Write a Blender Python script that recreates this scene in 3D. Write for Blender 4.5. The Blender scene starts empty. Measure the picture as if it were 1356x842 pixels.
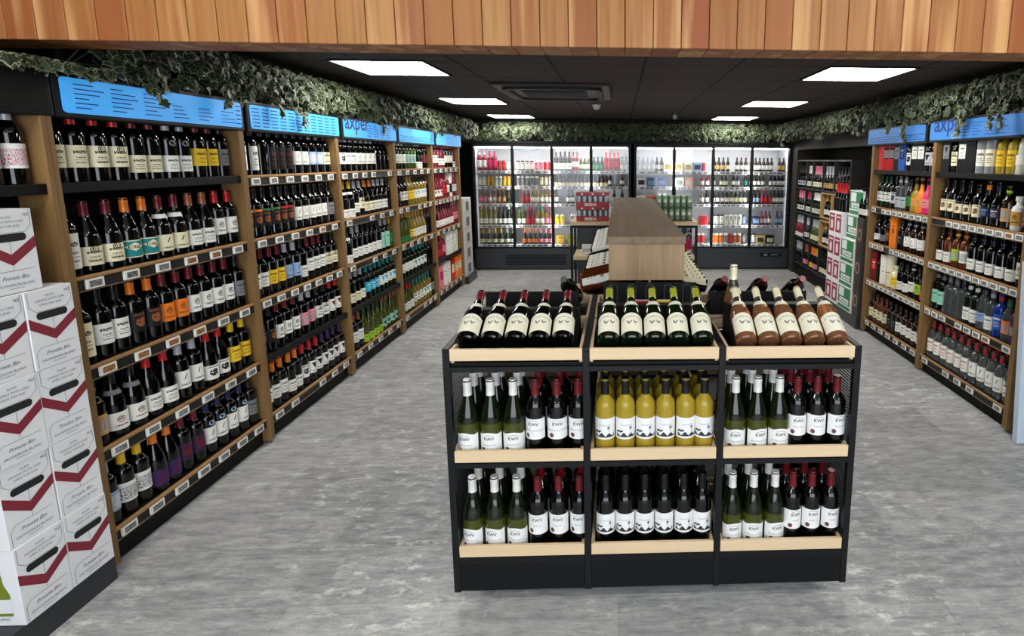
import bpy, bmesh, math, random
from mathutils import Vector, Matrix, Euler

S = bpy.context.scene
C = S.collection
random.seed(7)
PI = math.pi
R = math.radians

# ------------------------------------------------------------------ camera, world, lights, exposure
def make_camera():
    f, p, yaw, roll, cx, cy, hc = 718.5, .155, -.041, .0055, 848.4, 324.6, 1.637
    F = Vector((-math.sin(yaw) * math.cos(p), math.cos(yaw) * math.cos(p), -math.sin(p)))
    Rt = Vector((math.cos(yaw), math.sin(yaw), 0))
    U = Rt.cross(F)
    c, s = math.cos(roll), math.sin(roll)
    r2, u2 = c * Rt + s * U, -s * Rt + c * U
    cam = bpy.data.cameras.new('camera')
    o = bpy.data.objects.new('camera', cam)
    C.objects.link(o)
    M = Matrix((r2, u2, -F)).transposed().to_4x4()
    M.translation = Vector((0, 0, hc))
    o.matrix_world = M
    cam.sensor_width = 36
    cam.lens = f / 1356 * 36
    cam.shift_x = -(cx - 678) / 1356
    cam.shift_y = -(421 - cy) / 1356
    cam.clip_start = .05
    S.camera = o
make_camera()

PANEL_STRENGTH = 21.0
FRIDGE_STRENGTH = 26.0
w = bpy.data.worlds.new('daylight')
w.use_nodes = True
w.node_tree.nodes['Background'].inputs[0].default_value = (.80, .90, 1.0, 1)
w.node_tree.nodes['Background'].inputs[1].default_value = .9
S.world = w

def area(name, loc, rot, sx, sy, power, col):
    l = bpy.data.lights.new(name, 'AREA')
    l.shape = 'RECTANGLE'; l.size = sx; l.size_y = sy; l.energy = power; l.color = col
    o = bpy.data.objects.new(name, l); C.objects.link(o)
    o.location = loc; o.rotation_euler = rot
    return o
# daylight from the shop front behind the camera, tall glazing facing into the shop
area('shopfront_daylight', (.2, -2.3, 1.5), (R(80), 0, 0), 4.6, 2.2, 120, (.86, .93, 1.0))

S.view_settings.view_transform = 'Standard'
S.view_settings.look = 'None'
S.view_settings.gamma = 1
S.view_settings.use_curve_mapping = False
S.view_settings.exposure = 0.25
S.cycles.max_bounces = 8
S.cycles.transparent_max_bounces = 12
S.cycles.caustics_reflective = False
S.cycles.caustics_refractive = False
S.cycles.sample_clamp_indirect = 4

# ------------------------------------------------------------------ colours and materials
def lin(c):
    def f(v):
        v /= 255
        return v / 12.92 if v <= .04045 else ((v + .055) / 1.055) ** 2.4
    return tuple(f(v) for v in c) + (1,)

COL = {
    'black': (16, 16, 17), 'white': (232, 230, 222), 'cream': (228, 220, 186), 'grey': (120, 122, 126), 'silver': (176, 178, 184),
    'red': (186, 28, 34), 'burgundy': (104, 22, 30), 'orange': (228, 120, 30), 'yellow': (232, 190, 40), 'gold': (196, 150, 62),
    'green': (44, 120, 62), 'dark green': (22, 62, 40), 'teal': (24, 128, 128), 'blue': (36, 84, 170), 'light blue': (140, 168, 200),
    'navy': (28, 36, 72), 'purple': (56, 34, 84), 'pink': (226, 130, 150), 'magenta': (200, 36, 100), 'brown': (96, 58, 36),
    'tan': (190, 152, 96), 'lime': (160, 200, 50), 'cyan': (40, 160, 196), 'mint': (150, 206, 186), 'amber': (120, 56, 20),
    'plum': (52, 28, 62), 'moss green': (150, 152, 40), 'copper': (150, 84, 50), 'pale': (206, 206, 190),
}
_m = {}

def pm(name, col, rough=.5, metal=0, spec=.5, lin_in=False, **kw):
    if name in _m: return _m[name]
    m = bpy.data.materials.new(name); m.use_nodes = True
    b = m.node_tree.nodes['Principled BSDF']
    b.inputs['Base Color'].default_value = col if lin_in else lin(col)
    b.inputs['Roughness'].default_value = rough
    b.inputs['Metallic'].default_value = metal
    b.inputs['Specular IOR Level'].default_value = spec
    for k, v in kw.items():
        b.inputs[k.replace('_', ' ')].default_value = v
    m.diffuse_color = b.inputs['Base Color'].default_value
    _m[name] = m
    return m

class NT:
    """small helper to write shader maths"""
    def __init__(s, m):
        s.t = m.node_tree; s.b = s.t.nodes.get('Principled BSDF')
    def n(s, kind, **kw):
        x = s.t.nodes.new(kind)
        for k, v in kw.items(): setattr(x, k, v)
        return x
    def put(s, sock, v):
        if isinstance(v, bpy.types.NodeSocket): s.t.links.new(v, sock)
        elif v is not None: sock.default_value = v
    def m(s, op, a, b=None, c=None):
        x = s.n('ShaderNodeMath', operation=op)
        s.put(x.inputs[0], a); s.put(x.inputs[1], b)
        if c is not None: s.put(x.inputs[2], c)
        return x.outputs[0]
    def mix(s, f, a, b):
        x = s.n('ShaderNodeMix', data_type='RGBA')
        s.put(x.inputs[0], f); s.put(x.inputs[6], a); s.put(x.inputs[7], b)
        return x.outputs[2]
    def noise(s, vec, scale, detail=3, rough=.5):
        x = s.n('ShaderNodeTexNoise')
        s.put(x.inputs['Vector'], vec); x.inputs['Scale'].default_value = scale
        x.inputs['Detail'].default_value = detail; x.inputs['Roughness'].default_value = rough
        return x.outputs[0]
    def mapping(s, vec, scale=(1, 1, 1), loc=(0, 0, 0)):
        x = s.n('ShaderNodeMapping'); s.put(x.inputs[0], vec)
        x.inputs['Scale'].default_value = scale; x.inputs['Location'].default_value = loc
        return x.outputs[0]
    def ramp(s, f, stops):
        x = s.n('ShaderNodeValToRGB'); s.put(x.inputs[0], f)
        e = x.color_ramp.elements
        while len(e) < len(stops): e.new(.5)
        for k, (p, c) in zip(e, stops): k.position = p; k.color = c
        return x.outputs[0]
    def bump(s, h, strength=.2, dist=.002):
        x = s.n('ShaderNodeBump'); s.put(x.inputs['Height'], h)
        x.inputs['Strength'].default_value = strength; x.inputs['Distance'].default_value = dist
        s.put(s.b.inputs['Normal'], x.outputs[0])
    def obj(s): return s.n('ShaderNodeTexCoord').outputs['Object']
    def gen(s): return s.n('ShaderNodeTexCoord').outputs['Generated']
    def col(s, c): s.put(s.b.inputs['Base Color'], c)

def floor_mat():
    m = pm('grey_vinyl_plank', (130, 130, 132), .42, spec=.35); t = NT(m)
    o = t.obj()
    br = t.n('ShaderNodeTexBrick'); t.put(br.inputs['Vector'], o)
    br.offset = .37; br.inputs['Scale'].default_value = 1
    br.inputs['Brick Width'].default_value = 1.22; br.inputs['Row Height'].default_value = .305
    br.inputs['Mortar Size'].default_value = .0012; br.inputs['Mortar Smooth'].default_value = 0
    br.inputs['Color1'].default_value = (.0, 0, 0, 1); br.inputs['Color2'].default_value = (1, 1, 1, 1)
    br.inputs['Mortar'].default_value = (.5, .5, .5, 1)
    cl = lambda v: t.m('MINIMUM', t.m('MAXIMUM', v, 0), 1)
    st = t.noise(t.mapping(o, (3.2, 11, 1)), 2.0, 10, .74)          # cloudy bands along the planks
    st2 = t.noise(t.mapping(o, (6, 46, 1), (3, 1, 0)), 2.0, 6, .65)   # fine grain
    f = t.m('MULTIPLY_ADD', br.outputs[0], .10, t.m('MULTIPLY_ADD', st, .72, t.m('MULTIPLY', st2, .28)))
    c = t.ramp(f, [(.36, lin((100, 100, 103))), (.52, lin((145, 145, 146))), (.68, lin((182, 181, 178)))])
    # worn pale scuffs, broken up by finer noise
    n1 = t.noise(t.mapping(o, (3.2, 7, 1), (1, 7, 0)), 2.6, 10, .78)
    n2 = t.noise(o, 1.3, 3)
    k = t.m('MULTIPLY', cl(t.m('MULTIPLY', t.m('SUBTRACT', n1, .525), 9)), cl(t.m('MULTIPLY_ADD', n2, 3.2, -1.1)))
    c = t.mix(t.m('MULTIPLY', k, .85), c, lin((240, 238, 228)))
    # short scratches running across the planks
    n3 = t.noise(t.mapping(o, (62, 7, 1), (0, 2, 0)), 1.3, 4, .6)
    n4 = t.noise(o, 2.1, 2)
    k3 = t.m('MULTIPLY', cl(t.m('MULTIPLY', t.m('SUBTRACT', n3, .615), 12)), cl(t.m('MULTIPLY_ADD', n4, 4, -1.9)))
    c = t.mix(t.m('MULTIPLY', k3, .75), c, lin((226, 224, 214)))
    n5 = t.noise(t.mapping(o, (1, 1, 1), (5, 2, 0)), 150, 3, .7)
    c = t.mix(t.m('MULTIPLY', cl(t.m('MULTIPLY', t.m('SUBTRACT', n5, .5), 3)), .30), c, lin((78, 78, 80)))
    c = t.mix(t.m('MULTIPLY', br.outputs['Fac'], .45), c, lin((84, 84, 86)))
    t.col(c)
    t.put(t.b.inputs['Roughness'], t.m('MULTIPLY_ADD', n1, .25, .3))
    return m

def ceil_mat():
    m = pm('charcoal_ceiling_tile', (44, 39, 37), .75, spec=.2); t = NT(m)
    o = t.obj()
    br = t.n('ShaderNodeTexBrick'); t.put(br.inputs['Vector'], t.mapping(o, (1, 1, 1), (-1.354 + .594 * 4, -3.607 + .594 * 8, 0)))
    br.offset = 0; br.inputs['Scale'].default_value = 1
    br.inputs['Brick Width'].default_value = .594; br.inputs['Row Height'].default_value = .594
    br.inputs['Mortar Size'].default_value = .009; br.inputs['Mortar Smooth'].default_value = 0
    n = t.noise(o, 120, 2)
    n2 = t.noise(t.mapping(o, (.4, 5, 1)), 3, 4)
    c = t.mix(n, lin((66, 58, 54)), lin((84, 75, 70)))
    c = t.mix(t.m('MULTIPLY', n2, .4), c, lin((54, 47, 44)))
    t.col(t.mix(br.outputs['Fac'], c, lin((12, 11, 11))))
    return m

def cedar_mat():
    m = pm('cedar_board', (190, 130, 80), .5, spec=.3); t = NT(m)
    o = t.obj()
    ri = t.n('ShaderNodeNewGeometry').outputs['Random Per Island']
    wv = t.n('ShaderNodeVectorMath', operation='ADD'); t.put(wv.inputs[0], o)
    cx = t.n('ShaderNodeCombineXYZ'); t.put(cx.inputs[0], t.m('MULTIPLY', ri, 37)); t.put(cx.inputs[2], t.m('MULTIPLY', ri, 91))
    t.put(wv.inputs[1], cx.outputs[0])
    g = t.noise(t.mapping(wv.outputs[0], (34, 34, 1.1)), 1.5, 6, .55)
    g2 = t.noise(t.mapping(wv.outputs[0], (9, 9, .5)), 1.2, 3, .5)
    base = t.ramp(ri, [(0, lin((150, 92, 50))), (.2, lin((168, 118, 66))), (.4, lin((158, 100, 54))), (.6, lin((176, 128, 76))), (.78, lin((148, 82, 46))), (1, lin((168, 108, 60)))])
    c = t.mix(t.m('MULTIPLY', t.m('MAXIMUM', t.m('SUBTRACT', g, .42), 0), 2.2), base, lin((140, 78, 42)))
    c = t.mix(t.m('MINIMUM', t.m('MULTIPLY', t.m('MAXIMUM', t.m('SUBTRACT', g2, .54), 0), 5), .6), c, lin((222, 172, 116)))
    t.col(c); t.bump(g, .12, .001)
    return m

def wood_mat(name, a, b, axis='Z', scale=1, rough=.5):
    m = pm(name, a, rough, spec=.3); t = NT(m)
    o = t.obj()
    sc = {'X': (1, 22, 22), 'Y': (22, 1, 22), 'Z': (22, 22, 1)}[axis]
    g = t.noise(t.mapping(o, tuple(v * scale for v in sc)), 1.6, 6, .6)
    g2 = t.noise(t.mapping(o, tuple(v * scale * .35 for v in sc), (4, 2, 1)), 1.3, 3)
    c = t.mix(t.m('MULTIPLY_ADD', g, 1.6, -.35), lin(b), lin(a))
    c = t.mix(t.m('MULTIPLY', g2, .35), c, lin(b))
    t.col(c); t.bump(g, .08, .001)
    return m

def plaster_mat(name, col, rough=.8):
    m = pm(name, col, rough, spec=.2); t = NT(m)
    n = t.noise(t.obj(), 40, 5)
    t.col(t.mix(n, lin(tuple(v * .85 for v in col)), lin(tuple(min(255, v * 1.12) for v in col))))
    t.bump(n, .1, .002)
    return m

BLK = pm('black_powder_coat', (13, 13, 14), .5, spec=.25)
BLK2 = pm('black_laminate', (11, 11, 12), .6, spec=.2)
CHAR = pm('charcoal_metal', (40, 43, 48), .4)
OAK = wood_mat('oak_post', (146, 113, 70), (112, 84, 50), 'Z')
OAKY = wood_mat('oak_nosing', (178, 138, 92), (140, 102, 62), 'Y')
BIRCH = wood_mat('birch_ply', (222, 200, 168), (204, 176, 138), 'X', .5)
SONX = wood_mat('sonoma_oak', (190, 162, 124), (118, 94, 68), 'Z', .7)
SONY = wood_mat('sonoma_oak_top', (152, 130, 100), (98, 80, 60), 'Y', .7)
CRATE = wood_mat('pine_crate', (190, 160, 112), (158, 126, 82), 'Z')
WHITE = pm('white_plastic', (226, 226, 222), .4)
TAGW = pm('price_tag_white', (236, 234, 226), .45)
STEEL = pm('steel', (170, 172, 176), .3, .9)
RAIL = pm('rail_grey', (96, 88, 80), .4)
WALLD = plaster_mat('dark_plaster', (52, 48, 45))
WALLK = plaster_mat('black_paint', (24, 24, 25))
PALEW = plaster_mat('pale_wall', (196, 196, 194))
INK = pm('print_ink', (46, 46, 52), .6)
INKB = pm('blue_ink', (18, 42, 110), .6)
MAROON = pm('maroon_print', (128, 34, 48), .6)
CARD = pm('white_carton', (228, 228, 230), .6)

def emit(name, col, strength, base=(240, 240, 240)):
    m = pm(name, base, .5)
    b = m.node_tree.nodes['Principled BSDF']
    b.inputs['Emission Color'].default_value = lin(col)
    b.inputs['Emission Strength'].default_value = strength
    return m

def screen_mat(name, bg, ink):
    m = pm(name, bg, .35); t = NT(m)
    o = t.n('ShaderNodeSeparateXYZ'); t.put(o.inputs[0], t.obj())
    oi = t.n('ShaderNodeObjectInfo').outputs['Random']
    row = t.m('FLOOR', t.m('MULTIPLY', o.outputs[2], 260))
    cv = t.n('ShaderNodeCombineXYZ'); t.put(cv.inputs[0], t.m('MULTIPLY', o.outputs[1], 330)); t.put(cv.inputs[1], row); t.put(cv.inputs[2], t.m('MULTIPLY', oi, 50))
    n = t.noise(cv.outputs[0], 1, 0)
    t.col(t.mix(t.m('GREATER_THAN', n, .5), lin(bg), lin(ink)))
    return m
SCR = [screen_mat('tag_screen', (150, 154, 152), (60, 62, 62)), screen_mat('tag_screen_warm', (176, 130, 70), (110, 40, 36))]

def glass_mat(name, col, rough=.03, ior=1.4, trans=1.0):
    return pm(name, col, rough, spec=.5, Transmission_Weight=trans, IOR=ior)
GLASS = {
    'dark': pm('dark_wine_glass', (4, 4, 4), .04, spec=.5),
    'brown': pm('brown_glass', (34, 16, 8), .08, spec=.55),
    'green': glass_mat('olive_wine_glass', (84, 90, 18), .03, trans=.5, ior=1.5),
    'greenneck': glass_mat('olive_refraction_dark', (24, 34, 12), .03, trans=.5, ior=1.5),  # darker tone painted in for refraction above the shoulder
    'bottlegreen': pm('bottle_green_glass', (14, 26, 10), .05, spec=.5, Transmission_Weight=.2),
    'yellow': glass_mat('straw_wine_glass', (255, 218, 70), .02, trans=.68, ior=1.42),
    'yellowneck': glass_mat('straw_neck_glass', (240, 206, 84), .02, trans=.76, ior=1.42),
    'rose': glass_mat('rose_wine_glass', (246, 166, 112), trans=.84),
    'roseneck': glass_mat('clear_neck_glass', (220, 196, 190), trans=.95),
    'clear': glass_mat('clear_spirit_glass', (236, 242, 244), .01, trans=.94),
    'blueglass': glass_mat('blue_spirit_glass', (150, 196, 226)),
    'deepblue': pm('deep_blue_glass', (20, 58, 150), .08, Transmission_Weight=.3),
    'aqua': glass_mat('aqua_spirit_glass', (190, 226, 216)),
    'olive': pm('pale_green_wine', (78, 88, 28), .06, Transmission_Weight=.4),
    'straw': pm('pale_yellow_wine', (150, 128, 52), .06, Transmission_Weight=.4),
    'pinkwine': pm('pink_wine', (150, 44, 62), .06, Transmission_Weight=.4),
    'whisky': pm('amber_whisky', (96, 42, 14), .07, Transmission_Weight=.25),
}
def body_mat(n):
    if n in GLASS: return GLASS[n]
    return pm('solid_' + n.replace(' ', '_'), COL[n], .3)

def foil(n): return pm('cap_' + n.replace(' ', '_'), COL[n], .34, .15)
def paper(n): return pm('paper_' + n.replace(' ', '_'), COL[n], .55)

def label_mat(col, style='text', ink='black'):
    key = f'label_{col}_{style}_{ink}'.replace(' ', '_')
    if key in _m: return _m[key]
    m = pm(key, COL[col], .55, spec=.3)
    if style == 'plain': return m
    t = NT(m)
    s = t.n('ShaderNodeSeparateXYZ'); t.put(s.inputs[0], t.gen())
    u, v = s.outputs[0], s.outputs[2]
    du = t.m('ABSOLUTE', t.m('SUBTRACT', u, .5))
    def band(v0, h): return t.m('LESS_THAN', t.m('ABSOLUTE', t.m('SUBTRACT', v, v0)), h)
    def scr(freq, seed, th=.48):
        cv = t.n('ShaderNodeCombineXYZ'); t.put(cv.inputs[0], t.m('MULTIPLY', u, freq)); t.put(cv.inputs[1], t.m('ADD', t.m('FLOOR', t.m('MULTIPLY', v, 9)), seed))
        t.put(cv.inputs[2], t.m('MULTIPLY', v, 7))
        return t.m('GREATER_THAN', t.noise(cv.outputs[0], 1, 1), th)
    P = t.m
    mask = None
    def add(x):
        nonlocal mask
        mask = x if mask is None else P('MAXIMUM', mask, x)
    if style in ('text', 'low', 'arms'):
        add(P('MULTIPLY', P('MULTIPLY', band(.70, .065), scr(26, 3, .44)), P('LESS_THAN', du, .30)))
        add(P('MULTIPLY', P('MULTIPLY', band(.45, .03), scr(40, 9)), P('LESS_THAN', du, .22)))
        add(P('MULTIPLY', P('MULTIPLY', band(.22, .03), scr(48, 5)), P('LESS_THAN', du, .26)))
        add(P('MULTIPLY', band(.34, .007), P('LESS_THAN', du, .3)))
    if style in ('emblem', 'arms'):
        dv = P('MULTIPLY', P('SUBTRACT', v, .6 if style == 'emblem' else .86), 1.0)
        rr = P('SQRT', P('ADD', P('MULTIPLY', P('SUBTRACT', u, .5), P('SUBTRACT', u, .5)), P('MULTIPLY', dv, dv)))
        ring = P('LESS_THAN', P('ABSOLUTE', P('SUBTRACT', rr, .16)), .018)
        add(ring)
        add(P('MULTIPLY', P('LESS_THAN', rr, .13), scr(22, 2, .5)))
        add(P('MULTIPLY', P('MULTIPLY', band(.24, .05), scr(34, 4)), P('LESS_THAN', du, .28)))
    if style == 'oval':
        dv = P('SUBTRACT', v, .5)
        rr = P('SQRT', P('ADD', P('MULTIPLY', P('SUBTRACT', u, .5), P('SUBTRACT', u, .5)), P('MULTIPLY', dv, dv)))
        add(P('MULTIPLY', P('LESS_THAN', rr, .25), P('GREATER_THAN', t.noise(t.mapping(t.gen(), (9, 1, 9)), 1, 2), .42)))
        add(P('MULTIPLY', P('MULTIPLY', band(.88, .05), scr(30, 4)), P('LESS_THAN', du, .3)))
    if style == 'mark':   # a slanted brush mark over small print
        add(P('MULTIPLY', P('LESS_THAN', P('ABSOLUTE', P('ADD', P('SUBTRACT', u, .5), P('MULTIPLY', P('SUBTRACT', v, .62), -.45))), .032), band(.66, .15)))
        add(P('MULTIPLY', P('MULTIPLY', band(.2, .05), scr(34, 4)), P('LESS_THAN', du, .28)))
    if style == 'vee':    # a dark wedge
        add(P('MULTIPLY', P('LESS_THAN', du, P('MULTIPLY', P('SUBTRACT', v, .32), .55)), band(.58, .26)))
        add(P('MULTIPLY', P('MULTIPLY', band(.16, .04), scr(34, 4)), P('LESS_THAN', du, .28)))
    if style == 'pict':
        n = t.n('ShaderNodeTexVoronoi'); t.put(n.inputs['Vector'], t.mapping(t.gen(), (7, 1, 8)))
        hs = t.n('ShaderNodeHueSaturation'); hs.inputs['Saturation'].default_value = .55; hs.inputs['Value'].default_value = .8
        t.put(hs.inputs['Color'], n.outputs['Color'])
        c = t.mix(P('MULTIPLY', band(.45, .34), .55), lin(COL[col]), hs.outputs[0])
        c = t.mix(P('MULTIPLY', band(.45, .34), scr(30, 7, .56)), c, lin(COL[ink]))
        t.col(c); return m
    if style == 'frame':
        edge = P('MAXIMUM', P('GREATER_THAN', du, .43), P('GREATER_THAN', P('ABSOLUTE', P('SUBTRACT', v, .5)), .44))
        inner = P('LESS_THAN', P('ADD', P('MULTIPLY', du, 2.4), P('ABSOLUTE', P('MULTIPLY', P('SUBTRACT', v, .62), 4))), 1)
        c = t.mix(edge, lin(COL['teal'] if ink != 'red' else COL['white']), lin(COL['cream']))
        c = t.mix(inner, c, lin(COL['cream']))
        c = t.mix(P('MULTIPLY', P('MULTIPLY', band(.62, .09), scr(26, 3)), P('LESS_THAN', du, .3)), c, lin(COL['black']))
        t.col(c); return m
    t.col(t.mix(mask, lin(COL[col]), lin(COL[ink])))
    return m

# ------------------------------------------------------------------ mesh helpers
class MB:
    def __init__(s): s.v = []; s.f = []; s.mi = []; s.sm = []
    def add(s, vs, fs, mi=0, smooth=False, M=None):
        b = len(s.v)
        s.v += [tuple(M @ Vector(p)) if M else tuple(p) for p in vs]
        for f in fs:
            s.f.append([b + i for i in f]); s.mi.append(mi); s.sm.append(smooth)
        return s
    def box(s, x0, x1, y0, y1, z0, z1, mi=0, bev=0, M=None):
        if bev:
            bm = bmesh.new()
            bmesh.ops.create_cube(bm, size=1)
            bmesh.ops.scale(bm, vec=(x1 - x0, y1 - y0, z1 - z0), verts=bm.verts)
            bmesh.ops.translate(bm, vec=((x0 + x1) / 2, (y0 + y1) / 2, (z0 + z1) / 2), verts=bm.verts)
            bmesh.ops.bevel(bm, geom=bm.edges[:], offset=bev, segments=2, affect='EDGES', profile=.5)
            bm.verts.index_update()
            s.add([v.co[:] for v in bm.verts], [[v.index for v in f.verts] for f in bm.faces], mi, False, M)
            bm.free(); return s
        v = [(x0, y0, z0), (x1, y0, z0), (x1, y1, z0), (x0, y1, z0), (x0, y0, z1), (x1, y0, z1), (x1, y1, z1), (x0, y1, z1)]
        return s.add(v, [(0, 3, 2, 1), (4, 5, 6, 7), (0, 1, 5, 4), (1, 2, 6, 5), (2, 3, 7, 6), (3, 0, 4, 7)], mi, False, M)
    def lathe(s, prof, n=20, mi=0, M=None, c=(0, 0, 0), smooth=True):
        """prof: (r, z) from bottom to top; mi may be a function of the ring index"""
        vs, rings = [], []
        for r, z in prof:
            if r < 1e-6:
                rings.append([len(vs)]); vs.append((c[0], c[1], c[2] + z))
            else:
                rings.append(list(range(len(vs), len(vs) + n)))
                vs += [(c[0] + r * math.cos(2 * PI * i / n), c[1] + r * math.sin(2 * PI * i / n), c[2] + z) for i in range(n)]
        b = len(s.v)
        s.v += [tuple(M @ Vector(p)) if M else p for p in vs]
        for k in range(len(rings) - 1):
            A, B = rings[k], rings[k + 1]
            mm = mi(k) if callable(mi) else mi
            for i in range(n):
                j = (i + 1) % n
                if len(A) == 1 and len(B) == 1: break
                if len(A) == 1: f = [A[0], B[j], B[i]][::-1]; f = [A[0], B[j], B[i]]
                elif len(B) == 1: f = [A[i], A[j], B[0]]
                else: f = [A[i], A[j], B[j], B[i]]
                s.f.append([b + q for q in f]); s.mi.append(mm); s.sm.append(smooth)
        return s
    def prism(s, poly, d0, d1, axis='Y', mi=0, M=None):
        """extrude a closed 2D outline along an axis"""
        n = len(poly)
        def p(a, b, d): return {'X': (d, a, b), 'Y': (a, d, b), 'Z': (a, b, d)}[axis]
        v = [p(a, b, d0) for a, b in poly] + [p(a, b, d1) for a, b in poly]
        f = [list(range(n))[::-1], list(range(n, 2 * n))] + [(i, (i + 1) % n, n + (i + 1) % n, n + i) for i in range(n)]
        return s.add(v, f, mi, False, M)
    def tube(s, pts, r, n=8, mi=0, smooth=True):
        P = [Vector(p) for p in pts]
        rings = []
        for i, p in enumerate(P):
            d = (P[min(i + 1, len(P) - 1)] - P[max(i - 1, 0)]).normalized()
            a = d.orthogonal().normalized(); b = d.cross(a)
            rings.append([tuple(p + a * r * math.cos(2 * PI * k / n) + b * r * math.sin(2 * PI * k / n)) for k in range(n)])
        v = [q for rg in rings for q in rg]
        f = [(i * n + k, i * n + (k + 1) % n, (i + 1) * n + (k + 1) % n, (i + 1) * n + k) for i in range(len(P) - 1) for k in range(n)]
        f += [list(range(n))[::-1], list(range((len(P) - 1) * n, len(P) * n))]
        return s.add(v, f, mi, smooth)
    def patch(s, r, z0, z1, ha, mi=0, n=12, top=None, M=None):
        """a label bent round a bottle, facing -Y; top(u) adds to the upper edge"""
        v = []
        for i in range(n + 1):
            u = -1 + 2 * i / n; a = u * ha
            for zz in (z0, (z0 + z1) / 2, z1 + (top(u) if top else 0)):
                v.append((r * math.sin(a), -r * math.cos(a), zz))
        f = []
        for i in range(n):
            for k in range(2): f.append((i * 3 + k, i * 3 + 3 + k, i * 3 + 4 + k, i * 3 + 1 + k))
        return s.add(v, f, mi, True, M)
    def mesh(s, name, mats):
        me = bpy.data.meshes.new(name)
        me.from_pydata(s.v, [], s.f)
        for m in mats: me.materials.append(m)
        me.polygons.foreach_set('material_index', s.mi)
        me.polygons.foreach_set('use_smooth', s.sm)
        me.update()
        if any(s.sm): me.set_sharp_from_angle(angle=R(38))
        return me
    def obj(s, name, mats, parent=None, loc=None):
        if not isinstance(mats, (list, tuple)): mats = [mats]
        return link(name, s.mesh(name, mats), parent, loc)

def link(name, me, parent=None, loc=None, rot=None):
    o = bpy.data.objects.new(name, me); C.objects.link(o)
    if parent: o.parent = parent
    if loc: o.location = loc
    if rot: o.rotation_euler = rot
    return o
def tag(o, label, cat, group=None):
    o['label'] = label; o['category'] = cat
    if group: o['group'] = group
    return o
def thing(name, label, cat, loc=(0, 0, 0), rz=0, group=None):
    return tag(link(name, None, None, loc, (0, 0, rz)), label, cat, group)
def struct(o):
    o['kind'] = 'structure'; return o

_txt = {}
def text2d(s, size, shear=0, bold=0):
    """outline text as flat polygons, centred on x, baseline 0"""
    k = (s, shear, bold)
    if k not in _txt:
        cu = bpy.data.curves.new('t', 'FONT'); cu.body = s; cu.size = 1; cu.align_x = 'CENTER'; cu.shear = shear; cu.offset = bold; cu.resolution_u = 2
        o = bpy.data.objects.new('t', cu)
        me = bpy.data.meshes.new_from_object(o)
        _txt[k] = ([(v.co.x, v.co.y) for v in me.vertices], [list(p.vertices) for p in me.polygons])
        bpy.data.objects.remove(o); bpy.data.curves.remove(cu); bpy.data.meshes.remove(me)
    v, f = _txt[k]
    return [(x * size, y * size) for x, y in v], f
def wrap_text(mb, s, size, r, z, mi, shear=0, x0=0, arc=0, bold=0, M=None):
    v, f = text2d(s, size, shear, bold)
    mb.add([(r * math.sin((x + x0) / r), -r * math.cos((x + x0) / r), z + y - arc * (x + x0) ** 2) for x, y in v], f, mi, False, M)
def wrap_poly(mb, poly, r, mi, M=None):
    mb.add([(r * math.sin(x / r), -r * math.cos(x / r), z) for x, z in poly], [list(range(len(poly)))], mi, False, M)
def disc(cx, cz, rx, rz=None, n=16):
    rz = rz or rx
    return [(cx + rx * math.cos(2 * PI * i / n), cz + rz * math.sin(2 * PI * i / n)) for i in range(n)]

ORD = ['first', 'second', 'third', 'fourth', 'fifth', 'sixth', 'seventh', 'eighth', 'ninth', 'tenth', 'eleventh', 'twelfth', 'thirteenth', 'fourteenth', 'fifteenth', 'sixteenth', 'seventeenth', 'eighteenth', 'nineteenth', 'twentieth', 'twenty first', 'twenty second']

# ------------------------------------------------------------------ the setting
XL, XR, YB, YF, ZC = -2.48, 2.98, 8.86, -2.6, 2.242
def slab(name, x0, x1, y0, y1, z0, z1, m):
    return struct(MB().box(x0, x1, y0, y1, z0, z1).obj(name, m))
slab('floor', XL - .1, XR + .1, YF, YB + .1, -.08, 0, floor_mat())
slab('ceiling', XL - .1, XR + .1, 2.27, YB + .1, ZC, ZC + .08, ceil_mat())
slab('ceiling_entrance', XL - .1, XR + .1, YF, 2.27, 2.95, 3.03, PALEW)
slab('wall_left', XL - .1, XL, YF, YB, 0, 3.0, WALLK)
slab('wall_right', XR, XR + .1, YF, YB, 0, 3.0, WALLD)
slab('wall_back', XL, XR, YB, YB + .1, 0, 2.4, WALLK)
# return walls that box in the coolers
slab('wall_return', 2.585, XR, 7.86, YB, 0, ZC, WALLD)
slab('pillar', 2.42, XR, 5.075, 5.16, 0, ZC, WALLD)
slab('wall_bulkhead', 2.585, XR, 5.16, 7.86, 1.80, ZC, WALLD)

# timber header across the shop, front boards and soffit boards
mb = MB()
x = -2.46
k = 0
while x < XR - .02:
    wd = .1035
    mb.box(x + .0012, x + wd - .0012, 2.085, 2.105, 2.046, 2.94, 0, .003)
    x += wd
x = -2.46
while x < XR - .02:
    mb.box(x + .0012, x + .1023, 2.108, 2.265, 2.048, 2.066, 0, .003)
    x += .1035
struct(mb.obj('trim_header', cedar_mat()))
mb = MB(); mb.box(-2.47, XR - .01, 2.106, 2.262, 2.067, 2.93)
struct(mb.obj('beam', BLK2))

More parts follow.
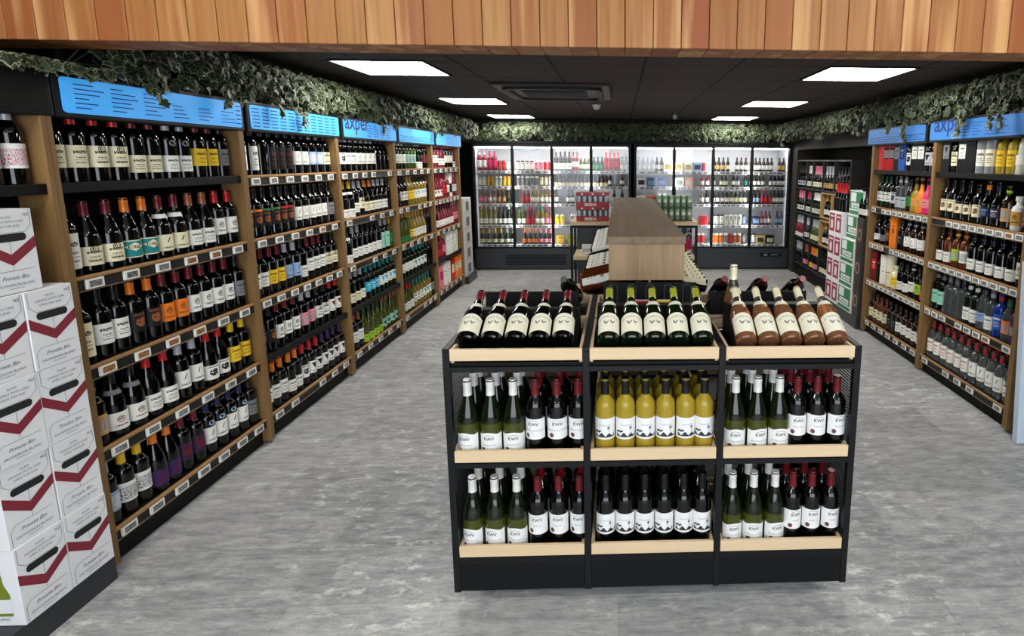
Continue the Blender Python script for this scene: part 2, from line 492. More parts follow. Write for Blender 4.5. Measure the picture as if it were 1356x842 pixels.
# ceiling lights
PANEL = emit('light_diffuser', (255, 253, 246), PANEL_STRENGTH)
def ceiling_light(x, y, label, z=ZC):
    t = thing('ceiling_light', label, 'ceiling light', (x, y, z), 0, 'square ceiling light panels')
    MB().box(-.283, .283, -.283, .283, -.006, -.002).obj('diffuser', PANEL, t)
    mb = MB()
    for a in (-1, 1):
        mb.box(-.297, .297, min(a * .283, a * .297), max(a * .283, a * .297), -.010, 0)
        mb.box(min(a * .283, a * .297), max(a * .283, a * .297), -.283, .283, -.010, 0)
    mb.obj('frame', BLK, t)
for sx, side in ((-1.503, 'wine wall'), (1.651, 'spirits wall')):
    for yy, nm in ((3.86, 'just behind the timber header'), (5.89, 'in the middle of its row'), (7.88, 'by the coolers')):
        ceiling_light(sx, yy - .02 if sx < 0 and yy < 4 else yy, f'square white light panel {nm}, on the {side} side')
# the same panels go on over the entrance, in its higher ceiling
for xx in (-1.5, 1.65):
    for yy in (.75, -1.05):
        ceiling_light(xx, yy, f'square white light panel over the entrance, {"nearer the shop front" if yy < 0 else "nearer the timber header"}, {"wine" if xx < 0 else "spirits"} side', 2.95)
t = thing('smoke_detector', 'small white smoke detector on the dark ceiling', 'smoke detector', (-.245, 6.2, ZC))
MB().lathe([(0, 0), (.05, 0), (.05, -.012), (.0, -.012)][::-1], 20).obj('mounting_base', WHITE, t)
MB().lathe([(0, -.05), (.026, -.05), (.036, -.034), (.042, -.013), (0, -.013)], 20).obj('sensor_head', WHITE, t)
t = thing('security_camera', 'small grey camera hanging under the ceiling before the coolers', 'camera', (.72, 7.1, ZC))
MB().lathe([(0, -.03), (.04, -.03), (.045, 0), (0, 0)], 16).obj('mounting_base', CHAR, t)
MB().lathe([(0, -.085), (.022, -.08), (.034, -.062), (.038, -.031), (0, -.031)], 16).obj('dome', STEEL, t)
# ceiling cassette
t = thing('air_conditioner', 'black ceiling air conditioner cassette with rounded vent frame', 'air conditioner', (-.55, 5.0, ZC))
mb = MB(); mb.box(-.475, .475, -.52, .52, -.022, 0, 0, .008)
mb.obj('fascia', pm('cassette_black', (34, 31, 30), .45), t)
def rrect(hx, hy, r, n=6):
    o = []
    for cx, cy, a0 in ((hx - r, hy - r, 0), (-hx + r, hy - r, 90), (-hx + r, -hy + r, 180), (hx - r, -hy + r, 270)):
        for i in range(n + 1):
            a = R(a0 + 90 * i / n); o.append((cx + r * math.cos(a), cy + r * math.sin(a)))
    return o
mb = MB()
A, B = rrect(.41, .43, .1), rrect(.36, .38, .07)
n = len(A)
v = [(a, b, -.022) for a, b in A] + [(a, b, -.040) for a, b in A] + [(a, b, -.040) for a, b in B] + [(a, b, -.022) for a, b in B]
mb.add(v, [(k * n + i, k * n + (i + 1) % n, (k + 1) * n + (i + 1) % n, (k + 1) * n + i) for k in range(3) for i in range(n)])
mb.obj('vent_frame', BLK, t)
mb = MB(); mb.box(-.27, .27, -.27, .27, -.034, -.0225)
mb.obj('grille', pm('cassette_grille', (22, 20, 20), .6), t)
mb = MB()
for i in range(18): mb.box(-.26, .26, -.25 + i * .029, -.236 + i * .029, -.039, -.0345)
mb.obj('louvre', BLK, t)

# ------------------------------------------------------------------ bottle kinds
H = .28
SHAPES = {
    'bx': dict(r=.0362, prof=[(0, 0), (.032, 0), (.0362, .004), (.0362, .176), (.0345, .190), (.028, .203), (.019, .213), (.0148, .222), (.0136, .258), (.0150, .261), (.0150, .278), (.012, .28), (0, .28)], cap=(.216, .281, .0158), lab=(.058, .142), tone_ring=7),
    'bg': dict(r=.0395, prof=[(0, 0), (.035, 0), (.0395, .005), (.0395, .124), (.0375, .145), (.031, .170), (.023, .193), (.017, .214), (.0145, .232), (.0138, .258), (.0150, .261), (.0150, .278), (.012, .28), (0, .28)], cap=(.222, .281, .0160), lab=(.03, .104), tone_ring=6),
    'ch': dict(r=.0425, prof=[(0, 0), (.036, 0), (.0425, .006), (.0425, .12), (.040, .142), (.033, .168), (.025, .193), (.018, .218), (.0155, .245), (.0155, .28), (.0175, .283), (.0175, .296), (.010, .30), (0, .30)], cap=(.20, .301, .0240), lab=(.035, .095), tone_ring=6),
    'al': dict(r=.0345, prof=[(0, 0), (.031, 0), (.0345, .004), (.0345, .11), (.033, .14), (.028, .175), (.021, .212), (.016, .24), (.0138, .262), (.0148, .265), (.0148, .282), (0, .284)], cap=(.232, .285, .0165), lab=(.03, .10), tone_ring=6),
    'vd': dict(r=.038, prof=[(0, 0), (.034, 0), (.038, .005), (.038, .178), (.036, .194), (.026, .207), (.016, .216), (.0145, .24), (.0155, .245), (.0155, .283), (0, .285)], cap=(.236, .286, .0168), lab=(.05, .15), tone_ring=5),
    'lq': dict(r=.039, prof=[(0, 0), (.034, 0), (.039, .006), (.039, .12), (.037, .145), (.028, .168), (.019, .186), (.0155, .21), (.015, .255), (.0165, .258), (.0165, .283), (0, .285)], cap=(.232, .286, .0172), lab=(.055, .12), tone_ring=5),
    'wh': dict(r=.037, prof=[(0, 0), (.033, 0), (.037, .005), (.037, .158), (.034, .176), (.024, .192), (.0165, .203), (.015, .226), (.017, .229), (.017, .262), (0, .264)], cap=(.22, .265, .0182), lab=(.045, .128), tone_ring=5),
    'sq': dict(r=.040, prof=[(0, 0), (.038, 0), (.040, .004), (.040, .128), (.036, .142), (.022, .152), (.0185, .16), (.0185, .178), (.024, .180), (.024, .205), (0, .206)], cap=(.18, .207, .0248), lab=(.03, .115), tone_ring=5),
    'fr': dict(r=.046, prof=[(0, 0), (.042, 0), (.046, .008), (.040, .09), (.036, .17), (.030, .215), (.022, .235), (.018, .25), (.018, .27), (0, .272)], cap=(.238, .273, .0205), lab=(.06, .12), tone_ring=6),
    'bz': dict(r=.030, prof=[(0, 0), (.027, 0), (.030, .004), (.030, .115), (.027, .135), (.018, .155), (.0125, .172), (.012, .197), (.0135, .199), (.0135, .208), (0, .21)], cap=(.196, .211, .0145), lab=(.035, .10), tone_ring=5),
    'can': dict(r=.0275, prof=[(0, .003), (.022, 0), (.0275, .008), (.0275, .132), (.023, .144), (.023, .148), (.0215, .146), (0, .146)], cap=None, lab=(.02, .125), tone_ring=9),
    'tin': dict(r=.033, prof=[(0, .003), (.025, 0), (.033, .009), (.033, .142), (.027, .156), (.027, .160), (.0255, .158), (0, .158)], cap=None, lab=(.02, .135), tone_ring=9),
    'tube': dict(r=.042, prof=[(0, 0), (.042, 0), (.042, .27), (.043, .271), (.043, .285), (0, .285)], cap=None, lab=(.05, .16), tone_ring=9),
}
WORD = {'bx': 'wine bottle', 'bg': 'sloping wine bottle', 'ch': 'sparkling wine bottle', 'al': 'slim wine bottle', 'vd': 'spirit bottle', 'lq': 'liqueur bottle',
        'wh': 'whisky bottle', 'sq': 'decanter bottle', 'fr': 'flared bottle', 'bz': 'small bottle', 'can': 'slim can', 'tin': 'beer can', 'tube': 'gift tube', 'box': 'gift box', 'case': 'drinks pack'}
NAME = {'bx': 'wine_bottle', 'bg': 'burgundy_wine_bottle', 'ch': 'sparkling_wine_bottle', 'al': 'flute_wine_bottle', 'vd': 'spirit_bottle', 'lq': 'liqueur_bottle', 'wh': 'whisky_bottle', 'sq': 'decanter_bottle',
        'fr': 'flared_bottle', 'bz': 'small_bottle', 'can': 'drink_can', 'tin': 'beer_can', 'tube': 'gift_tube', 'box': 'gift_box', 'case': 'drinks_pack'}
GNAME = {'dark': 'dark', 'brown': 'brown', 'green': 'green', 'bottlegreen': 'dark green', 'yellow': 'yellow', 'rose': 'pink', 'clear': 'clear', 'blueglass': 'pale blue', 'deepblue': 'blue', 'aqua': 'pale aqua',
         'olive': 'olive green', 'straw': 'straw coloured', 'pinkwine': 'pink', 'whisky': 'amber'}
NECK = {'green': 'greenneck', 'yellow': 'yellowneck', 'rose': 'roseneck'}
_bm = {}

def bottle_meshes(shape, glass, cap, lab, style='text', ink='black', n=20, merged=False, neckband=None, seal=None, band=None):
    key = (shape, glass, cap, lab, style, ink, n, merged, neckband, seal, band)
    if key in _bm: return _bm[key]
    out = {}
    if shape in ('box', 'case'):
        wx, wy, hz = {'box': (.076, .076, .27), 'case': (.13, .12, .135)}[shape]
        mb = MB(); mb.box(-wx / 2, wx / 2, -wy / 2, wy / 2, 0, hz, 0, .002)
        mats = [body_mat(glass)]
        if lab:
            e = -wy / 2 - .0006
            z0, z1 = ((.10, .20) if shape == 'box' else (.03, .10))
            if merged:
                mb.add([(-wx * .36, e, z0), (wx * .36, e, z0), (wx * .36, e, z1), (-wx * .36, e, z1)], [(0, 1, 2, 3)], 1); mats.append(label_mat(lab, style, ink))
            else:
                lb = MB(); lb.box(-wx * .36, wx * .36, e, -wy / 2, z0, z1)
                out['label'] = lb.mesh('label', [label_mat(lab, style, ink)])
        out['body'] = mb.mesh(NAME[shape], mats)
    else:
        d = SHAPES[shape]
        mb = MB(); mats = [body_mat(glass)]
        tone_ring = 3 if glass == 'green' else d['tone_ring']  # liquid level, but on green glass where the painted refraction dark starts
        if glass in NECK:
            mats.append(GLASS[NECK[glass]])
            mb.lathe(d['prof'], n, lambda k: 1 if k >= tone_ring else 0)
        else: mb.lathe(d['prof'], n)
        def capgeo(b, mi):
            z0, z1, r = d['cap']
            pr = d['prof']
            def rad(z):
                for (ra, za), (rb, zb) in zip(pr, pr[1:]):
                    if za <= z <= zb and zb > za: return ra + (rb - ra) * (z - za) / (zb - za)
                return r
            zs = [z0] + [z for _, z in pr if z0 < z < z1 - .004] + [z1 - .002]
            b.lathe([(0, z0 + .001)] + [(max(min(rad(z) + .0009, r), .0146), z) for z in zs] + [(max(rad(z1 - .006) - .001, .012), z1), (0, z1)], max(12, n - 4), mi)
        def labgeo(b, mi):
            z0, z1 = d['lab']
            if style == 'low': z0, z1 = z0 - .025, z1 - .035
            if style == 'tall': z0, z1 = .03, .165
            if style == 'wide': z0, z1 = .012, .160
            b.patch(d['r'] + .0007, z0, z1, 1.35 if style != 'tall' else .75, mi, 10)
        st = 'text' if style in ('tall', 'wide') else style
        if merged:
            if cap and d['cap']: mats.append(foil(cap)); capgeo(mb, len(mats) - 1)
            if lab: mats.append(label_mat(lab, st, ink)); labgeo(mb, len(mats) - 1)
            elif shape in ('can', 'tin'): pass
        else:
            if cap and d['cap']:
                b = MB(); capgeo(b, 0); out['capsule'] = b.mesh('capsule', [foil(cap)])
            if lab:
                b = MB(); labgeo(b, 0); out['label'] = b.mesh('label', [label_mat(lab, st, ink)])
            if neckband:
                b = MB(); z = .200 if shape == 'bx' else .178
                b.lathe([(.0188 if shape == 'bx' else .0292, z), (.0188 if shape == 'bx' else .0292, z + .001), (.0152 if shape == 'bx' else .023, z + .019)], 18)
                b.v = [(x * 1.02, y * 1.02, zz) for x, y, zz in b.v]
                out['neck_label'] = b.mesh('neck_label', [paper(neckband)])
            if band:
                b = MB(); b.patch(d['r'] + .0007, .146, .160, 1.5, 0, 12); out['band_label'] = b.mesh('band_label', [paper(band)])
            if seal:
                b = MB(); z = .163 if shape == 'bx' else .14
                wrap_poly(b, disc(0, z, .015, .013), d['r'] + .0012, 0)
                out['seal'] = b.mesh('seal', [paper(seal)])
        out['body'] = mb.mesh(NAME[shape], mats)
    _bm[key] = out
    return out

def put_bottle(spec, loc, rz, label, group, cat=None, n=20, merged=False, rot=None, name=None):
    sh = spec[0]
    ms = bottle_meshes(*spec[:4], **(spec[4] if len(spec) > 4 else {}), n=n, merged=merged)
    o = link(name or NAME[sh], ms['body'], None, loc, rot or (0, 0, rz))
    c = cat or {'can': 'can', 'tin': 'can', 'box': 'box', 'tube': 'tube', 'case': 'box'}.get(sh, 'bottle')
    tag(o, label, c, group)
    for k in ('capsule', 'label', 'neck_label', 'seal', 'band_label'):
        if k in ms: link(k, ms[k], o)
    return o

def describe(spec):
    sh, gl, cap, lab = spec[:4]
    wd = WORD[sh]
    gw = GNAME.get(gl, gl)
    if sh in ('box', 'case', 'tube', 'can', 'tin'):
        return f'{gw} {wd}' + (f' with {lab} label' if lab and lab != gl else '')
    s = (f'{cap} capped ' if cap else '') + f'{gw} bottle'
    return s + (f', {lab} label' if lab else ', no label')

def expand(row):
    out = []
    for it in row:
        n, sp = it[0], it[1:]
        out += [sp] * n
    return out
def B(n, cap, lab, style='text', glass='dark', shape='bx', **kw):
    return (n, shape, glass, cap, lab, dict(style=style, **kw))

# ------------------------------------------------------------------ wall shelving
SHELFW = ['bottom', 'fourth', 'third', 'second', 'top']
BAYW = ['first', 'second', 'third', 'fourth', 'fifth']
TAG_ME = []
for i in range(2):
    mb = MB()
    mb.box(0, .009, -.037, .037, -.0195, .0195, 0, .003)
    mb.add([(.0095, -.026, -.012), (.0095, .026, -.012), (.0095, .026, .012), (.0095, -.026, .012)], [(0, 1, 2, 3)], 1)
    TAG_ME.append(mb.mesh('price_tag', [TAGW, SCR[i]]))

def bay(side, y0, y1, zs, label, plain=(), tags=None, depth=.40, post_first=True, post_last=False):
    """shelving bay between two posts; side +1 = faces +X (wine wall), -1 = faces -X; local x = 0 at the post face, going into the wall is negative"""
    X = -2.015 if side > 0 else 2.367
    t = thing('wall_shelving', label, 'shelving', (X, 0, 0), 0, 'wine wall bays' if side > 0 else 'spirits wall bays')
    s = side
    def bx(mb, a, b, *r, **k): mb.box(min(s * a, s * b), max(s * a, s * b), *r, **k)
    mb = MB(); bx(mb, -depth - .03, -depth, y0, y1, .0, 1.80); mb.obj('back_panel', BLK2, t)
    if len(zs) > 1:
        mb = MB(); bx(mb, -.06, -.045, y0 + .04, y1, .0, zs[0] - .055); mb.obj('plinth', BLK2, t)
    for k, z in enumerate(zs):
        mb = MB()
        bx(mb, -depth, -.024, y0 + .04, y1, z - .022, z)
        if k in plain: bx(mb, -.024, -.012, y0 + .04, y1, z - .034, z + .004, bev=.002)
        sh = mb.obj('shelf', BLK2, t)
        if k in plain: continue
        mb = MB(); bx(mb, -.024, -.008, y0 + .04, y1, z - .010, z + .004, bev=.003); mb.obj('nosing', OAKY, sh)
        mb = MB()
        bx(mb, -.023, -.018, y0 + .04, y1, z - .052, z - .010)
        mb.obj('tag_rail', pm('tag_rail', (20, 18, 17), .5), sh)
        mb = MB(); bx(mb, -.024, -.012, y0 + .04, y1, z - .056, z - .0525); mb.obj('rail_lip', pm('rail_lip', (120, 100, 78), .4), sh)
        for u, kind in (tags or {}).get(k, []):
            o = link('price_tag', TAG_ME[kind], sh, (s * -.018, y0 + .04 + u * (y1 - y0 - .04), z - .031), (0, 0, 0 if s > 0 else PI))
    def post(y):
        mb = MB(); bx(mb, -.118, 0, y, y + .021, .018, 1.86, bev=.002); bx(mb, -.116, -.002, y + .0215, y + .042, .018, 1.86, bev=.002)
        p = mb.obj('post', OAK, t)
        f = MB()
        for q in (-.08, -.02): f.lathe([(0, 0), (.012, 0), (.012, .004), (.005, .005), (.005, .018), (0, .018)], 10, c=(s * q, y + .02, 0))
        f.obj('foot', STEEL, p)
    if post_first: post(y0)
    if post_last: post(y1)
    return t

def rowtags(n, warm=(), skip=()):
    return [((i + .5) / n, 1 if i in warm else 0) for i in range(n) if i not in skip]

ZL = [.155, .500, .840, 1.188, 1.540]
YL = [2.018 + i for i in range(6)]
LT = [
    {0: rowtags(7), 1: rowtags(6, ()), 2: rowtags(6, (0, 1, 2, 3)), 3: rowtags(6, (3, 4))},
    {0: rowtags(6, (), (2,)), 2: rowtags(7), 3: rowtags(6, (4,)), 4: rowtags(6)},
    {0: rowtags(5), 2: rowtags(5, (), (1,)), 3: rowtags(5, (), (1,)), 4: rowtags(6, (), (4,))},
    {0: rowtags(6, (), (1, 2)), 2: rowtags(5), 3: rowtags(6, (), (2,)), 4: rowtags(5)},
    {0: rowtags(5), 2: rowtags(5), 3: rowtags(7), 4: rowtags(5)},
]
LPLAIN = [(4,), (1,), (1,), (1,), (1,)]
for i in range(5):
    bay(1, YL[i], YL[i + 1], ZL, f'oak posted wine shelving, {BAYW[i]} bay counted from the stacked white cartons', LPLAIN[i], LT[i], post_last=(i == 4))
# the bay behind the stacked cartons: only its upper shelf carries bottles
t = bay(1, 1.02, 2.018, [1.540], 'dark wine shelving bay behind the stack of white cartons', (0,), post_first=False)

WG, SG = 'bottles on the wine wall', 'bottles on the spirits wall'
ROWS = {}
ROWS[0, 4] = [B(2, 'red', 'cream', 'text'), B(2, 'red', 'cream', 'arms'), B(2, 'burgundy', 'cream', 'low'), B(2, 'silver', 'white', 'low', seal='grey'), B(2, 'burgundy', 'yellow', 'text'), B(1, 'black', 'grey')]
ROWS[0, 3] = [B(1, 'burgundy', 'white', 'tall'), B(2, 'burgundy', 'cream', 'arms', shape='bg'), B(2, 'orange', 'teal', 'frame', shape='bg'), B(2, 'burgundy', 'cream', 'mark', shape='bg', neckband='white'), B(2, 'copper', 'white', 'text', shape='bg'), B(2, 'red', 'white', 'emblem')]
ROWS[0, 2] = [B(1, 'black', 'cream', 'tall'), B(2, 'black', 'white', 'text', neckband='grey'), B(2, 'orange', 'black', 'oval', ink='copper', neckband='silver'), B(2, 'burgundy', 'orange', 'emblem', ink='brown'), B(4, 'burgundy', 'white', 'emblem'), B(1, 'black', 'grey')]
ROWS[0, 1] = [B(1, 'copper', 'tan', 'pict', ink='brown', shape='wh'), B(2, 'black', 'white', 'emblem', shape='bg', neckband='grey', ink='burgundy'), B(2, 'red', 'white', 'text', shape='bg'), B(2, 'silver', 'white', 'mark'), B(2, 'red', 'white', 'oval', shape='bg'), B(2, 'yellow', 'yellow', 'text', ink='brown'), ]
ROWS[0, 0] = [B(1, 'light blue', 'light blue', 'pict', ink='white'), B(2, 'yellow', 'white', 'pict'), B(2, 'orange', 'purple', 'emblem', ink='burgundy', shape='bg'), B(2, 'burgundy', 'plum', 'oval', ink='burgundy'), B(4, 'navy', 'white', 'mark', seal='light blue'), B(1, 'black', 'grey')]
ROWS[1, 4] = [B(2, 'black', 'white', 'tall'), B(1, 'black', None), B(3, 'black', 'black', 'tall', ink='burgundy'), B(2, 'black', 'white', 'mark'), B(2, 'grey', 'light blue', 'pict', ink='white'), B(1, 'black', 'cream', 'arms')]
ROWS[1, 3] = [B(2, 'black', 'black', 'oval', ink='copper', band='orange'), B(2, 'black', 'black', 'oval', ink='copper', band='green'), B(2, 'black', 'black', 'oval', ink='copper', band='red'), B(5, 'black', 'white', 'mark'), B(1, 'black', 'grey')]
ROWS[1, 2] = [B(2, 'burgundy', 'white', 'text'), B(2, 'burgundy', 'yellow', 'text'), B(2, 'silver', 'light blue', 'mark'), B(1, 'black', 'white', 'low'), B(3, 'burgundy', 'white', 'text'), B(2, 'black', 'cream', 'arms')]
ROWS[1, 1] = [B(2, 'black', 'black', 'oval', ink='copper'), B(3, 'burgundy', 'white', 'emblem'), B(2, 'silver', 'pink', 'pict', ink='burgundy'), B(2, 'black', 'white', 'arms'), B(2, 'red', 'white', 'vee', ink='burgundy')]
ROWS[1, 0] = [B(3, 'orange', 'white', 'text'), B(2, 'orange', 'white', 'low'), B(1, 'red', 'white', 'oval'), B(2, 'red', 'white', 'vee'), B(4, 'purple', 'white', 'vee', ink='plum')]
ROWS[2, 4] = [B(2, 'silver', 'white', 'oval'), B(2, 'silver', 'white', 'text'), B(4, 'silver', 'white', 'mark'), B(3, 'black', None, shape='bg')]
ROWS[2, 3] = [B(3, 'yellow', 'white', 'low', shape='bg', neckband='white'), B(1, 'silver', 'white', 'low'), B(1, 'silver', 'cream', 'arms'), B(2, 'orange', 'cream', 'text', shape='bg'), B(3, 'silver', 'white', 'text', shape='bg'), B(1, 'black', None)]
ROWS[2, 2] = [B(2, 'dark green', 'white', 'low', shape='bg', neckband='white'), B(2, 'silver', 'white', 'low'), B(4, 'black', 'white', 'low'), B(2, 'silver', 'mint', 'tall', ink='teal'), B(1, 'gold', 'green', glass='olive')]
ROWS[2, 1] = [B(3, 'silver', 'cream', 'low'), B(1, 'silver', 'white', 'low'), B(3, 'teal', 'cyan', 'text', ink='white', glass='bottlegreen'), B(4, 'teal', 'white', 'vee', ink='cyan', glass='bottlegreen')]
ROWS[2, 0] = [B(1, 'burgundy', 'teal', 'text', ink='white'), B(2, 'copper', 'white', 'text', ink='green'), B(4, 'dark green', 'olive' if False else 'lime', 'low', glass='olive', shape='bg'), B(4, 'copper', 'mint', 'oval', glass='olive', shape='al')]
ROWS[3, 4] = [B(1, 'dark green', 'green', glass='bottlegreen'), B(3, 'silver', 'white', 'mark', glass='bottlegreen', ink='green'), B(3, 'dark green', 'mint', 'pict', glass='olive'), B(2, 'silver', 'white', 'low', glass='bottlegreen', shape='bg'), B(2, 'burgundy', 'burgundy')]
ROWS[3, 3] = [B(2, 'black', 'black', 'text', ink='grey'), B(2, 'black', 'white', 'arms', glass='bottlegreen'), B(2, 'gold', 'yellow', 'text', glass='straw'), B(4, 'black', 'white', 'vee', ink='light blue', glass='straw'), B(1, 'burgundy', None)]
ROWS[3, 2] = [B(4, 'gold', 'green', 'low', glass='olive', shape='al'), B(1, 'gold', 'yellow', 'low', glass='straw'), B(4, 'gold', 'white', 'text', glass='straw', shape='bg'), B(2, 'burgundy', None)]
ROWS[3, 1] = [B(1, 'green', 'white', 'low', glass='bottlegreen', shape='bg'), B(3, 'dark green', 'white', 'mark', glass='bottlegreen'), B(4, 'teal', 'white', 'vee', glass='bottlegreen', ink='teal'), B(2, 'brown', None)]
ROWS[3, 0] = [B(4, 'red', 'white', 'text', glass='olive', shape='bg'), B(3, 'teal', 'white', 'arms', glass='straw'), B(3, 'teal', 'white', 'vee', glass='straw', ink='teal'), B(1, 'black', 'grey')]
ROWS[4, 4] = [B(3, 'silver', 'white', 'arms', glass='pinkwine'), B(2, 'magenta', 'white', 'low', glass='pinkwine'), B(3, 'red', 'white', 'mark', ink='burgundy', glass='dark'), B(1, 'red', 'white', 'low', glass='pinkwine', shape='bg')]
ROWS[4, 3] = [B(4, 'magenta', 'white', 'vee', ink='burgundy', glass='pinkwine', shape='bg'), B(2, 'red', 'red', glass='pinkwine'), B(1, 'white', 'white', 'mark', glass='pinkwine'), (1, 'tube', 'white', None, 'black', dict(style='mark')), B(2, 'pink', 'white', 'text', glass='pinkwine')]
ROWS[4, 2] = [B(2, 'burgundy', 'white', 'low', glass='dark'), B(6, 'burgundy', 'white', 'mark', ink='burgundy', glass='pinkwine', shape='bg'), B(2, 'pink', 'pink', glass='pinkwine')]
ROWS[4, 1] = [B(3, 'red', 'red', 'low', glass='pinkwine'), B(1, 'gold', 'pink', glass='pinkwine'), (2, 'box', 'white', None, 'white', dict(style='text')), (2, 'box', 'pale', None, 'white', dict(style='arms')), B(1, 'burgundy', None)]
ROWS[4, 0] = [(2, 'box', 'pink', None, 'magenta', dict(style='text')), (2, 'box', 'white', None, 'white', dict(style='text')), (1, 'box', 'red', None, 'cream', dict(style='text')), (2, 'box', 'orange', None, 'cream', dict(style='arms'))]

def fill_left(bi, k, row, x=-2.085, back=False):
    seq = expand(row)
    y0, y1 = YL[bi] + .092, YL[bi + 1] - .044
    n = len(seq)
    for j, sp in enumerate(seq):
        y = y0 + (y1 - y0) * j / max(1, n - 1)
        rz = R(90 - 14 + random.uniform(-7, 7))
        where = f'{ORD[j]} along the {SHELFW[k]} shelf, {BAYW[bi]} wine bay'
        o = put_bottle(sp, (x + random.uniform(-.004, .004), y, ZL[k] + .0005), rz, f'{describe(sp)}, {where}', WG, n=20 if bi < 2 else 14)
        if back:
            put_bottle(sp, (x - .088, y, ZL[k] + .0005), rz, f'{describe(sp)}, behind the {ORD[j]}, {SHELFW[k]} shelf, {BAYW[bi]} wine bay', WG, n=14, merged=True)
for (bi, k), row in ROWS.items():
    fill_left(bi, k, row, back=(bi <= 2 and k <= 1) or (bi, k) == (2, 2))
# the two flowered bottles on the shelf behind the cartons
for j, y in enumerate((1.80, 1.89, 1.975)):
    put_bottle(('bx', 'dark', 'silver', 'white', dict(style='pict', ink='magenta', neckband='white')), (-2.085, y, 1.5405), R(76),
               f'dark bottle with wide flowered white label, {ORD[j]} above the stacked white cartons', WG)

ZR = [.140, .530, .890, 1.225, 1.560]
YR = [3.015, 4.015, 5.015]
RT = [{0: rowtags(7, (), (1, 5)), 1: rowtags(10, (2,), (1, 6)), 2: rowtags(11), 3: rowtags(11, (1,), (9, 10)), },
      {0: rowtags(7), 1: rowtags(11), 2: rowtags(10, (), (6, )), 3: rowtags(10, (), (8,))}]
for i in range(2):
    bay(-1, YR[i], YR[i + 1], ZR, f'oak posted spirits shelving, {"bay closest to the white panel edge" if i == 0 else "bay beside the green and red cartons"}', (4,), RT[i], post_last=(i == 1))
def T(n, shape, glass, cap, lab, style='text', **kw): return (n, shape, glass, cap, lab, dict(style=style, **kw))
RR = {}   # rows run from the far post towards the entrance
RR[0, 4] = [T(1, 'box', 'black', None, 'grey', 'vee'), T(1, 'vd', 'dark', 'black', 'cream', 'arms'), T(1, 'box', 'black', None, 'white'), T(1, 'box', 'black', None, 'black'), T(1, 'tube', 'grey', None, 'white'), T(1, 'tube', 'grey', None, 'cream'),
            T(2, 'vd', 'yellow', 'lime', 'yellow', ink='black'), T(1, 'fr', 'pale', 'red', 'white', 'plain'), T(1, 'vd', 'dark', 'black', 'grey')]
RR[0, 3] = [T(2, 'bx', 'dark', 'black', 'cream', 'oval', ink='brown'), T(2, 'lq', 'dark', 'black', 'cream', 'oval', ink='brown'), T(1, 'wh', 'dark', 'black', 'cream', 'oval', ink='brown'), T(1, 'lq', 'dark', 'orange', 'navy', ink='light blue'), T(1, 'lq', 'dark', 'navy', 'plum', ink='white'),
            T(1, 'wh', 'brown', 'lime', 'tan', 'pict'), T(1, 'sq', 'white', 'white', 'gold', 'emblem'), T(1, 'sq', 'dark', 'black', 'brown', 'emblem', ink='tan')]
RR[0, 2] = [T(1, 'wh', 'brown', 'black', 'white', 'low'), T(1, 'wh', 'whisky', 'burgundy', 'white', 'low'), T(1, 'wh', 'whisky', 'yellow', 'lime', 'pict'), T(1, 'wh', 'whisky', 'orange', 'white', 'pict'), T(5, 'wh', 'dark', 'navy', 'white', 'low'), T(1, 'vd', 'aqua', 'silver', 'pale', 'emblem')]
RR[0, 1] = [T(2, 'vd', 'aqua', 'grey', 'mint', ink='green'), T(2, 'vd', 'clear', 'grey', None), T(1, 'vd', 'clear', 'navy', None), T(2, 'vd', 'bottlegreen', 'white', 'white', 'low'), T(1, 'fr', 'clear', 'purple', 'light blue'), T(1, 'vd', 'clear', 'silver', 'white', 'low'), T(1, 'vd', 'deepblue', 'red', 'blue', ink='white'), T(1, 'wh', 'clear', 'green', 'orange', 'pict'), T(1, 'wh', 'plum', 'burgundy', 'purple', 'pict')]
RR[0, 0] = [T(6, 'vd', 'clear', 'red', 'white', 'text', ink='red'), T(4, 'vd', 'clear', 'red', 'white', 'mark'), T(1, 'vd', 'clear', 'red', 'white', 'arms')]
RR[1, 4] = [T(1, 'box', 'red', None, None), T(2, 'box', 'red', None, 'black', 'pict'), T(1, 'box', 'black', None, 'grey'), T(1, 'box', 'blue', None, 'navy', ink='light blue'), T(1, 'vd', 'dark', 'black', 'white', 'oval'), T(2, 'box', 'black', None, 'white'), T(2, 'vd', 'dark', 'black', 'silver', 'vee')]
RR[1, 3] = [T(3, 'bx', 'bottlegreen', 'dark green', 'white', 'arms'), T(1, 'vd', 'dark', 'black', 'silver', 'oval'), T(2, 'vd', 'clear', 'silver', 'silver', 'low'), T(1, 'wh', 'brown', 'black', 'green', 'emblem'), T(1, 'lq', 'yellow', 'black', 'gold', 'emblem', ink='magenta'), T(1, 'lq', 'orange', 'black', 'gold', 'emblem', ink='magenta'), T(2, 'lq', 'magenta', 'black', 'pink', 'emblem')]
RR[1, 2] = [T(1, 'lq', 'dark', 'black', 'white', 'low'), T(1, 'lq', 'dark', 'black', 'grey', 'low'), T(1, 'wh', 'brown', 'silver', 'brown', ink='tan'), T(1, 'box', 'orange', None, 'orange', 'oval', ink='brown'), T(1, 'wh', 'dark', 'black', 'black', ink='grey'), T(3, 'wh', 'brown', 'silver', 'white', 'mark'), T(1, 'wh', 'dark', 'burgundy', 'burgundy', ink='copper')]
RR[1, 1] = [T(1, 'box', 'burgundy', None, 'red', ink='white'), T(1, 'wh', 'bottlegreen', 'black', None), T(1, 'box', 'white', None, 'white', 'mark'), T(1, 'tube', 'cream', None, 'cream', ink='brown'), T(1, 'sq', 'cream', 'cream', 'yellow', ink='brown'), T(2, 'wh', 'dark', 'black', 'white', 'low'), T(1, 'wh', 'dark', 'white', 'white'), T(1, 'wh', 'bottlegreen', 'black', 'lime', 'emblem', ink='dark green'), T(1, 'wh', 'brown', 'black', 'orange', 'low')]
